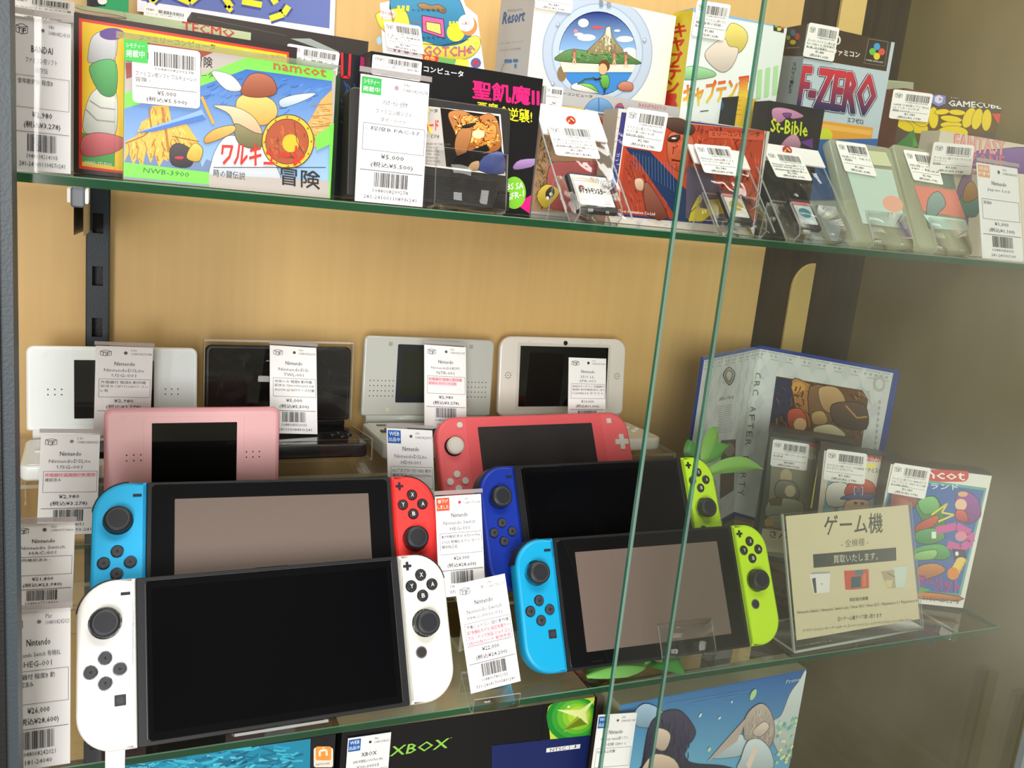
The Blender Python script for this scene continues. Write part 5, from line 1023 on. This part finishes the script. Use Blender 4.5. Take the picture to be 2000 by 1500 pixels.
for k, ch in enumerate('CRC AFTER PARTY'):
    if ch != ' ':
        x = 412 - k * 5.4; y = 200 + k * 37; B.line([(x, y), (x, y)], 1, '8a7c50')
        V, P = glyphs(ch, 0, 2); i0 = len(m.v)
        for a, b_ in V: 
            u, w_ = B.m(x - 14 + 26 * b_, y + 26 * a); m.vt((u, B.y - 2e-5, w_))
        for p in P: m.face([i0 + q for q in p], '75704c')
m.build('right_cover', t)
def cassette(label, tl, tr, bl_x, spine, zoom, Ytop=-.218, w=.100, depth=.030, px=None):
    P0 = onz(*tl, Ytop); P1 = onz(*tr, Ytop) if not isinstance(tr[1], float) else P0 + Vector((*tr, 0)); P0.z = P1.z = ZL + .0005; f = two(P0, P1)
    if w: f.w = w
    b = Box('boxed_cassette', label, 'game box', None, None, None, tl, depth, '2a241f', '231d1a', '2e2a28', zoom=zoom, fr=f, z=None, H=Ytop - ZL - .0005, mat='card', group=None); return b
# left cassette
b = cassette('dark boxed cassette with white-and-teal insert, leftmost of three beside the folder', (1507, 842), (.8, -.6), None, None, L5, w=.085, depth=.028)
B = b.B; B.poly([(455, 480), (680, 515), (640, 1060), (395, 1030)], '4c5a54'); B.poly([(478, 500), (670, 530), (640, 1040), (440, 1010)], '92907a'); B.text('namcot', 640, 528, 700, 540, 22, 'c83c38', .05); B.text('さんまの', 620, 580, 668, 590, 28, 'e8e0d0', .02)
B.ell(535, 660, 26, 34, 'c8b898'); B.poly([(500, 680), (575, 690), (590, 760), (490, 750)], '8a867a', smooth=3); B.ell(553, 725, 24, 26, 'd8cca8'); B.poly([(470, 760), (600, 770), (600, 840), (450, 840)], 'b4b89c', smooth=4); B.poly([(460, 760), (520, 755), (515, 790), (462, 790)], '7c6850'); B.poly([(470, 830), (610, 850), (590, 900), (450, 880)], '9aa088', smooth=3); B.rect(440, 850, 480, 880, 'c8a060'); B.ell(600, 860, 20, 22, '6a7268')
B.poly([(430, 890), (640, 920), (632, 1010), (415, 990)], 'd4ccb0'); B.up(); B.text('さんま', 462, 930, 580, 945, 32, '2c2a28', .03)
B = b.spine(L5, '2a221e'); b.done('case'); b.sticker([(1510, 857), (1581, 867), (1575, 919), (1504, 909)], ['ファミコン用ソフト さんまの', '名探偵 -'], '¥4,480', '¥4,928', 41)
b = cassette('dark boxed cassette with baseball cap picture, middle of three', (1604, 871), (1734, 892), None, None, L5, w=.078, depth=.023)
B = b.B; B.poly([(705, 545), (990, 590), (960, 1100), (650, 1050)], 'dcd4c4'); B.poly([(720, 680), (960, 720), (940, 1060), (660, 1020)], '7ab0c0'); B.text('namcot', 885, 590, 960, 600, 30, 'c83c38', .05); B.text('ファミスタ', 880, 640, 960, 650, 24, '2c3a70', .03); B.rect(886, 605, 930, 625, 'e8e060')
B.poly([(640, 600), (662, 604), (650, 800), (632, 800)], 'd8d040'); B.poly([(720, 700), (800, 690), (820, 780), (720, 790)], 'f0ece4', smooth=3); B.poly([(800, 745), (815, 690), (870, 672), (920, 690), (925, 735)], 'd0482e', smooth=4); B.poly([(775, 760), (830, 738), (925, 740), (900, 765)], '3a54a0', smooth=3); B.text('N', 838, 738, 874, 740, 32, 'f4f0e8', .1); B.up(); B.text('N', 840, 736, 872, 738, 28, '2c54a0', .08)
B.poly([(800, 770), (900, 768), (895, 830), (850, 880), (800, 840)], 'e6b184', smooth=4); B.ell(843, 778, 8, 6, '2c2420'); B.ell(873, 780, 8, 6, '2c2420'); B.poly([(748, 795), (770, 795), (765, 830), (745, 830)], '6a6a3c'); B = b.spine(L5, '2a221e'); b.done('case')
b.sticker([(1615, 876), (1694, 886), (1688, 946), (1607, 936)], ['ファミコン用ソフト プロ野球', 'ファミリースタジアム'], '¥1,980', '¥2,178', 42)
b = cassette('white-fronted boxed cassette with green craft picture, rightmost of three', (1740, 904), (1938, 926), None, None, L5, w=None, depth=.023)
B = b.B; B.poly([(1000, 605), (1452, 658), (1325, 1245), (880, 1200)], 'e9e6e2'); B.rr(1010, 622, 1345, 684, 26, 'cf3a3a'); B.up(); B.text('namcot', 1040, 660, 1328, 678, 32, 'f4ece8', .05)
B.poly([(1000, 655), (1425, 712), (1310, 1190), (900, 1160)], '60a8a0'); B.poly([(1005, 670), (1414, 722), (1300, 1180), (905, 1150)], '2c62ac'); B.text('ギャンランド', 1040, 710, 1298, 722, 28, 'eaf2ea', .03)
B.poly([(1000, 740), (1060, 720), (1120, 760), (1100, 800), (1010, 830)], '9a4a4a', smooth=4); B.ell(1040, 780, 40, 24, 'b8685a'); B.poly([(1110, 800), (1130, 770), (1190, 745), (1225, 800), (1240, 900), (1160, 880)], '2a8a48', smooth=4); B.poly([(1120, 770), (1190, 748), (1215, 800), (1150, 830)], '6ac068', smooth=3); B.poly([(1120, 870), (1210, 830), (1190, 880), (1110, 905)], 'd0402c', smooth=3)
B.poly([(1115, 905), (1200, 890), (1240, 930), (1180, 960), (1115, 950)], '3a9a50', smooth=4); B.poly([(1115, 975), (1220, 960), (1265, 1000), (1230, 1030), (1110, 1010)], '3ea452', smooth=4); B.poly([(1110, 1000), (1200, 985), (1190, 1025), (1110, 1030)], '8ad06c', smooth=3); B.rect(1180, 905, 1200, 935, 'e8f0e0')
B.line([(1180, 830), (1250, 780), (1225, 820), (1280, 830), (1210, 860)], 8, 'ecd83a'); B.line([(1230, 880), (1260, 900), (1240, 905)], 7, 'ecd83a')
B.poly([(1285, 760), (1310, 728), (1350, 730), (1390, 770), (1395, 840), (1330, 870), (1300, 800)], '8a2a9a', smooth=4); B.ell(1310, 785, 26, 26, 'f0c4a4'); B.poly([(1290, 810), (1330, 815), (1340, 860), (1290, 850)], 'd84048', smooth=3); B.ell(1318, 738, 22, 12, 'e8b080')
B.line([(1200, 900), (1290, 880), (1350, 910), (1355, 950), (1310, 980), (1250, 960)], 34, 'd050a0'); B.ell(1310, 925, 26, 22, 'e08aa0'); B.poly([(1270, 980), (1330, 985), (1335, 1020), (1280, 1030)], '2a2458'); B.ell(1292, 1002, 8, 10, 'f0f0f0')
for k in range(5): B.ell(1310 - k * 9, 1035 + k * 16, 24, 16, 'e0a43c'); B.ell(1310 - k * 9, 1030 + k * 16, 20, 12, 'f2cc5c')
B.ell(1275, 1090, 26, 28, 'e8882c'); B.poly([(1120, 1060), (1200, 1045), (1240, 1080), (1130, 1120)], 'c8743a', smooth=3); B.text('マーメット', 1120, 1150, 1300, 1180, 60, 'e0307c', .1); B.up(); B.text('マーメット', 1122, 1148, 1298, 1178, 56, '7a3aa0', .05); B.poly([(1120, 1170), (1300, 1190), (1300, 1210), (1120, 1200)], 'd87a3a', smooth=2); B.poly([(1125, 1150), (1180, 1160), (1120, 1180)], '58a858'); B.up(); B.text('ファミリーコンピュータ', 1140, 1208, 1300, 1226, 20, '44444a', .03)
B = b.spine(L5, '2a2420'); b.done('case'); b.sticker([(1745, 903), (1818, 914), (1805, 974), (1731, 961)], ['ファミコン用ソフト NAMCOT マ', 'ッピーランド CERO B (12歳', '以上対象) 程度B'], '¥1,980', '¥2,178', 43)

# acrylic sign
bl, br = onz(1552, 1275, ZL + .001), onz(1803, 1229, ZL + .001); f = two(bl, br, 0, (1529, 1004)); W = f.w; H = f.uv(1529, 1004)[1]
t = thing('counter_sign', 'cream paper sign in a clear acrylic holder at the shelf front', 'sign', f)
m = MB(); m.box(0, W, -.0012, .0, 0, H, 'ffffff', 'clear', dict(left=('f6f8f6', 'edge'), right=('f6f8f6', 'edge'), top=('f6f8f6', 'edge'), bottom=('f6f8f6', 'edge'))); m.box(0, W, .0012, .0026, 0, H, 'ffffff', 'clear', dict(left=('f6f8f6', 'edge'), right=('f6f8f6', 'edge'), top=('f6f8f6', 'edge')))
l = math.radians(f.lean); bk = Vector((0, math.cos(l), math.sin(l)))
m.slab([(.0, -.0005), (.052 * math.cos(l), -.0005 + .052 * math.sin(l))], 0, W, .0022, 'f4f8f4')
m.tube([(0, 0, .0006), (W, 0, .0006)], .0013, 'f4f8f4', 'edge'); m.tube([(0, 0, 0), (0, 0, H)], .0009, 'f4f8f4', 'edge'); m.build('holder', t)
q = [f.uv(*p) for p in ((1539, 1009), (1780, 994), (1797, 1214), (1556, 1245))]
m = MB(); x0 = q[3][0]; x1 = q[2][0]; z0 = (q[3][1] + q[2][1]) / 2; z1 = H - .002
m.box(x0, x1, .0002, .0008, z0, z1, 'ddd2b0', 'paper'); B = Board(m, pix(f, *S6), .00015, mat='paper', clip=(x0, z0, x1, z1)); B.y = .00018
g = '55564e'
B.text('ゲーム機', 985, 310, 1520, 285, 185, '4c4d48', .02); B.text('- 全機種 -', 1140, 420, 1390, 398, 70, '6a6a60'); B.poly([(882, 482), (1642, 418), (1645, 538), (888, 606)], '4a504e'); B.up(2); B.text('買取いたします。', 1070, 565, 1475, 535, 72, 'e4e0c8')
B.poly([(850, 665), (1040, 645), (1030, 830), (890, 840)], 'eceae4'); B.poly([(850, 665), (880, 645), (1040, 640), (1035, 655)], 'a8b0ac'); B.poly([(872, 705), (905, 695), (915, 835), (895, 835)], '4e5854'); B.ell(962, 752, 6, 6, '6a7070')
B.poly([(1165, 632), (1250, 628), (1250, 805), (1178, 805)], 'd65a4c'); B.poly([(1250, 628), (1390, 615), (1395, 790), (1250, 805)], 'cc6456'); B.poly([(1230, 690), (1320, 680), (1318, 780), (1230, 790)], '44606e'); B.poly([(1335, 660), (1365, 655), (1365, 770), (1338, 775)], 'e08058'); B.rect(1265, 628, 1340, 670, '50808e')
B.poly([(1505, 640), (1640, 620), (1640, 790), (1560, 790)], 'b4a88c'); B.poly([(1620, 600), (1745, 590), (1720, 780), (1640, 790)], 'cfdcd4'); B.poly([(1540, 720), (1610, 715), (1600, 785), (1555, 785)], 'd8c898'); B.line([(1560, 650), (1630, 690)], 8, '7a6a50')
B.up(2); B.text('買取強化機種', 1215, 915, 1385, 900, 34, g); B.text('Nintendo Switch / Nintendo Switch Lite / New 3DS / New 2DS / Playstation 5 / Playstation 4', 735, 1035, 1835, 925, 34, g); B.text('古いゲーム機すべて買い取ります', 1105, 1095, 1510, 1060, 42, g); B.text('ファミリーコンピューター / ゲームボーイ / スーパーファミコン / メガドライブ PCエンジン / ネオジオ etc...', 785, 1195, 1800, 1090, 28, g)
m.build('paper', t)

# trailing green plant behind the consoles
def leafm(m, pts, Y, wid, col, dz=.004):
    """leaf along a spine of photo pixels at depth Y"""
    P = [ony(*p, Y + k * .004) for k, p in enumerate(pts)]; n = 10; L = []
    for k in range(n + 1):
        a = k / n * (len(P) - 1); i = min(int(a), len(P) - 2); L.append(P[i].lerp(P[i + 1], a - i))
    rows = []
    for k, p in enumerate(L):
        d = (L[min(k + 1, n)] - L[max(k - 1, 0)]).normalized(); s = d.cross(Vector((0, 1, 0))).normalized(); w_ = wid * math.sin(math.pi * min((k + .4) / (n + .4), 1)) ** .8
        rows.append([m.vt(p + s * w_ * u + Vector((0, abs(u) * dz, 0))) for u in (-1, -.5, 0, .5, 1)])
    for a, b in zip(rows, rows[1:]):
        for j in range(4): m.face([a[j], a[j + 1], b[j + 1], b[j]], col, 'leaf', True)
O0 = Fr((0, 0, 0), (1, 0, 0), (0, 0, 1))
pf = Fr(ony(1375, 930, .70), (1, 0, 0), (0, 0, 1)); pf.P.z = ZL + .001
t = thing('green_plant', 'leafy green sprig rising behind the yellow controllers before the folder', 'plant', pf)
T0 = Matrix.Translation(-pf.P)
for pts, wd, c in (([(1372, 930), (1420, 912), (1455, 908), (1494, 917)], .0085, '8cc060'), ([(1375, 915), (1388, 880), (1398, 850), (1402, 835)], .010, '7cb050'), ([(1368, 910), (1355, 885), (1348, 860)], .009, '4a8a3c'), ([(1380, 930), (1392, 950), (1396, 968)], .007, '6aa044'), ([(1375, 905), (1405, 885), (1425, 870)], .008, '5c9a48')):
    m = MB(); m.T = T0; leafm(m, pts, .70, wd, c); m.build('leaf', t)
m = MB(); m.T = T0; a = ony(1375, 922, .70); m.tube([(a.x, a.y, ZL + .001), (a.x - .006, a.y + .003, (ZL + a.z) / 2), a], .0016, '5a8a3c', 'leaf'); m.build('stem', t)
pf = Fr(ony(1262, 1300, .60), (1, 0, 0), (0, 0, 1)); pf.P.z = ZL + .001
t = thing('green_plant', 'broad green leaves lying on the shelf under the cyan and yellow console', 'plant', pf); T0 = Matrix.Translation(-pf.P)
def flat(pts, wid, col):
    m = MB(); m.T = T0; P = [onz(*p, ZL + .0025) for p in pts]; n = 10; rows = []
    for k in range(n + 1):
        a = k / n * (len(P) - 1); i = min(int(a), len(P) - 2); p = P[i].lerp(P[i + 1], a - i) + Vector((0, 0, .006 * math.sin(math.pi * k / n)))
        d = (P[-1] - P[0]).normalized(); s = Vector((-d.y, d.x, 0)); w_ = wid * math.sin(math.pi * (k + .2) / (n + .4)) ** .8
        rows.append([m.vt(p + s * w_ * u + Vector((0, 0, -abs(u) * .002))) for u in (-1, -.5, 0, .5, 1)])
    for a, b in zip(rows, rows[1:]):
        for j in range(4): m.face([a[j], b[j], b[j + 1], a[j + 1]][::-1], col, 'leaf', True)
    m.build('leaf', t)
flat([(1145, 1318), (1200, 1312), (1262, 1294)], .016, '7cc060'); flat([(1268, 1294), (1310, 1300), (1336, 1310)], .017, '3c9636')
m = MB(); m.T = T0; m.tube([onz(1258, 1296, ZL + .003), onz(1266, 1293, ZL + .004), onz(1272, 1290, ZL + .003)], .0015, '4a8a3c', 'leaf'); m.build('stem', t)

# ------------------------------------------------------------------ large boxes below the lower shelf
ZB = -.60; ZT = -.400
m = MB(); m.box(-.22, XR, .50, .899, ZB - .012, ZB, 'c9a25f', 'olive_wood'); put(m, 'cabinet_base', 'olive brown base board carrying the large boxes', 'base board')
def big(name, label, cat, tlp, trp, zt, depth, front, side, top, zoom):
    P0 = onz(*tlp, zt); P1 = onz(*trp, zt); P0.z = P1.z = ZB + .0005; f = two(P0, P1)
    return Box(name, label, cat, None, None, None, tlp, depth, front, side, top, zoom=zoom, fr=f, z=None, H=zt - ZB - .0005)
X6 = (560, 1380, .31); X7 = (1000, 1250, .35)
b = big('console_box', 'black console box with green jewel and lime wordmark', 'console box', (668, 1431), (1163, 1361), ZT, .12, '0c0c10', '18181c', 'b8b08e', X6)
B = b.B; B.poly([(1640, 10), (1680, -60), (1940, -60), (1930, 180), (1660, 206)], 'c0da38'); 
for k, c in enumerate(('1d8a30', '38a032', '62b832', '8cca34', 'b0da3c', 'd0e468')): B.ell(1800 + k * 10, 75 - k * 4, 165 - k * 24, 150 - k * 22, c)
B.up(2); B.poly([(1840, 70), (1700, 20), (1850, 20), (1950, -50), (1880, 40), (1900, 110), (1845, 80), (1740, 165)], 'e6f0a0'); B.poly([(1830, 60), (1740, 150), (1850, 70), (1890, 110)], '98b02c'); B.ell(1775, 0, 8, 7, 'f4f8e0')
B.poly([(1630, -80), (1700, -80), (1650, -10), (1635, 60), (1650, 150), (1660, 208), (1600, 215)], '0c0c10'); B.poly([(1290, 245), (1660, 206), (1925, 178), (1900, 700), (1290, 700)], '16235c')
B.poly([(1636, 262), (1850, 235), (1846, 262), (1634, 288)], 'e8e8ea'); B.up(); B.text('NTSC', 1658, 282, 1756, 270, 19, '1c1c30', .02); B.text('J', 1806, 262, 1822, 260, 19, '1c1c30', .02); B.line([(1780, 244), (1779, 270)], 3, '55555f')
B.text('XBOX', 648, 312, 1010, 258, 62, '8ecc50', .03, sk=16); B.text('TM', 1028, 200, 1040, 198, 6, '8ecc50')
b.done(); 
f = b.fr; q0 = f.uv(679, 1440)
F2 = Fr(f.P + f.ax * q0[0] + f.ay * (-.0016) + f.az * (q0[1] - .078), f.ax, f.az); F2.w = f.uv(763, 1428)[0] - q0[0]
price_tag('white tag with blue WEB corner on the front of the black console box', F2, .078, 'XBOX', ['本体 初期型(CONTROL BK)', 'X00-00003'], [('動作確認済み', 'k')], '¥4,980', '¥5,478', ('Pkr', '1048007085052', '181-24030'), badge=('WEB', '1d62b4', '出品中'), sleeve=False, dot='22222a')
b = big('console_box', 'black and turquoise box with orange letter n emblem at bottom left', 'console box', (200, 1500), (656, 1434), ZT - .002, .14, '17181c', '1c1c20', '2c2e30', X6)
B = b.B; B.poly([(-1400, 330), (150, 203), (140, 700), (-1400, 800)], '1c86a8'); R = random.Random(6)
B.hatch([(-1300, 340), (140, 215), (130, 420), (-1300, 600)], 420, ('2a9cc0', '14708e', '3cb0ce', '1a6484', '58c0d8'), 150, 16, -8, 21, 25)
B.rr(170, 258, 292, 382, 14, 'e9e2d8'); B.up(); B.rr(182, 250, 280, 338, 12, 'ec9a44'); B.up(); B.line([(208, 312), (208, 278), (250, 272), (252, 308)], 12, 'f8f0e4'); B.line([(222, 262), (240, 258)], 5, 'f8f0e4'); B.text('NETWORK', 182, 372, 272, 362, 12, '8a8078', .03)
b.done()
b = big('game_box', 'large sky-blue picture box at bottom right of the glass door edges', 'game box', (1212, 1377), (1576, 1307), ZT, .030, '1c64ae', 'a8a890', 'b9b79a', X7)
B = b.B; B.poly([(560, 370), (1650, 170), (1600, 900), (500, 900)], ('1c5fae', '7cc4e4')); R = random.Random(9)
B.poly([(1645, 180), (1600, 230), (1550, 300), (1500, 420), (1440, 470), (1480, 620), (1560, 640), (1600, 560)], 'e4eef0', smooth=4); B.poly([(1180, 590), (1240, 520), (1330, 560), (1290, 640), (1120, 660)], 'd4e8f4', smooth=4)
for k in range(60): x = R.uniform(1460, 1620); y = R.uniform(440, 700); B.poly([(x, y), (x + 10, y - 16), (x + 22, y - 4), (x + 8, y + 10)], R.choice(('8ccab0', 'a8dcc4', 'e8ecb0', '66b4b0', 'cfe8dc')))
B.up(6); B.poly([(680, 400), (740, 350), (830, 390), (860, 470), (700, 480)], 'a8ccec', smooth=4)
B.poly([(720, 700), (760, 480), (820, 410), (900, 385), (960, 410), (1020, 500), (1000, 560), (960, 600), (990, 680), (1180, 700), (1240, 740), (700, 740)], '241c3c', smooth=4); B.hatch([(720, 700), (770, 500), (830, 420), (900, 395), (960, 430), (1010, 520), (980, 600), (990, 680), (1150, 710)], 260, ('342a54', '1a1430', '443868', '2c2248'), 80, 7, 100, 12, 18); B.poly([(790, 560), (800, 490), (860, 500), (880, 540), (850, 610), (800, 600)], 'f2d4c0', smooth=3); B.poly([(740, 680), (800, 630), (900, 660), (920, 740), (730, 740)], 'f0cdb4', smooth=3)
B.poly([(1290, 540), (1300, 420), (1380, 350), (1440, 400), (1460, 520), (1420, 600), (1330, 560)], 'c4b0a6', smooth=4); B.poly([(1290, 440), (1310, 430), (1250, 560), (1080, 680), (1130, 620)], 'c4b0a6'); B.hatch([(1295, 530), (1310, 430), (1380, 360), (1435, 410), (1455, 520), (1420, 590), (1330, 550)], 140, ('d8c6bc', 'a8948c', 'ccb8ae'), 50, 5, 105, 13, 15); B.poly([(1340, 500), (1400, 450), (1430, 480), (1390, 530), (1350, 530)], 'f4dccb', smooth=3); B.poly([(1270, 660), (1310, 560), (1380, 550), (1440, 620), (1440, 720), (1260, 720)], 'dceaf2', smooth=4); B.poly([(1300, 690), (1350, 580), (1370, 590), (1320, 720)], 'f2d8c8')
for p in ((1340, 300, 14, 34, 25, 'b8e0a0'), (1045, 415, 6, 14, 30, 'dcecf4'), (1152, 430, 6, 10, 40, 'dcecf4'), (1095, 605, 8, 14, 20, 'c0e4c0'), (1220, 340, 5, 8, 0, 'cfe4f4')): B.ell(p[0], p[1], p[2], p[3], p[5], p[4], 12)
B.up(3); B.text('ORIGINAL DRAMA CD SPECIAL BOOKLET LIMITED EDITION', 860, 355, 1316, 282, 8, '5c94c8'); B.text('VISUAL WORKS', 1000, 350, 1260, 305, 7, '5c94c8'); B.text('Prima', 1520, 240, 1600, 222, 22, 'c8e0ec', sk=6)
b.done()
b = big('game_box', 'grey-topped box with dark figure print between the two large boxes', 'game box', (1167, 1363), (1206, 1358), ZT - .006, .11, '6c5c58', '4a4440', 'a89c8c', X7); T_ = b.m
R = random.Random(2)
for k in range(14):
    x = R.uniform(0, b.W * .9); y = R.uniform(.002, .07); T_.pf([(x, y, b.H + .0002 + k * 2e-5), (x + .012, y + .004, b.H + .0002 + k * 2e-5), (x + .008, y + .014, b.H + .0002 + k * 2e-5), (x - .004, y + .010, b.H + .0002 + k * 2e-5)], R.choice(('2a2826', '8a7458', '3c4438', 'b8a890')))
b.done(); f = b.fr
A = onz(1163, 1380, ZT); A.y -= .006; A.z = ZT - .002; F3 = two(A - Vector((0, 0, .085)), onz(1229, 1376, ZT) + Vector((0, -.006, -.087)))
F3.w = .034
price_tag('white tag with blue WEB corner at left edge of the sky-blue box', F3, .083, 'Nintendo', ['Nintendo Switch用ソフト', '恋の記録 CERO C'], [('', 'k')] if False else [('15歳以上対象', 'k')], '¥7,000', '¥7,700', ('09r', '1048008011083', '181-24100'), badge=('WEB', '1d62b4', '出品中'), sleeve=False)

f = Fr(onz(205, 1485, ZL - .006), (1, 0, 0), (0, 0, 1)); f.P.y = YF - .0022
m = MB(); m.prism(rrect(0, 0, .0112, .0065 + .008, .001), 0, .0018, 'eef2f0', 'plastic', .0004); m.prism(rrect(.004, -.012, .0085, .001, .0006), 0, .0016, 'dfe8e4', 'plastic', .0003)
tag(m.build('shelf_clip', None, f), 'small white clip on the shelf edge below the white left controller', 'clip')
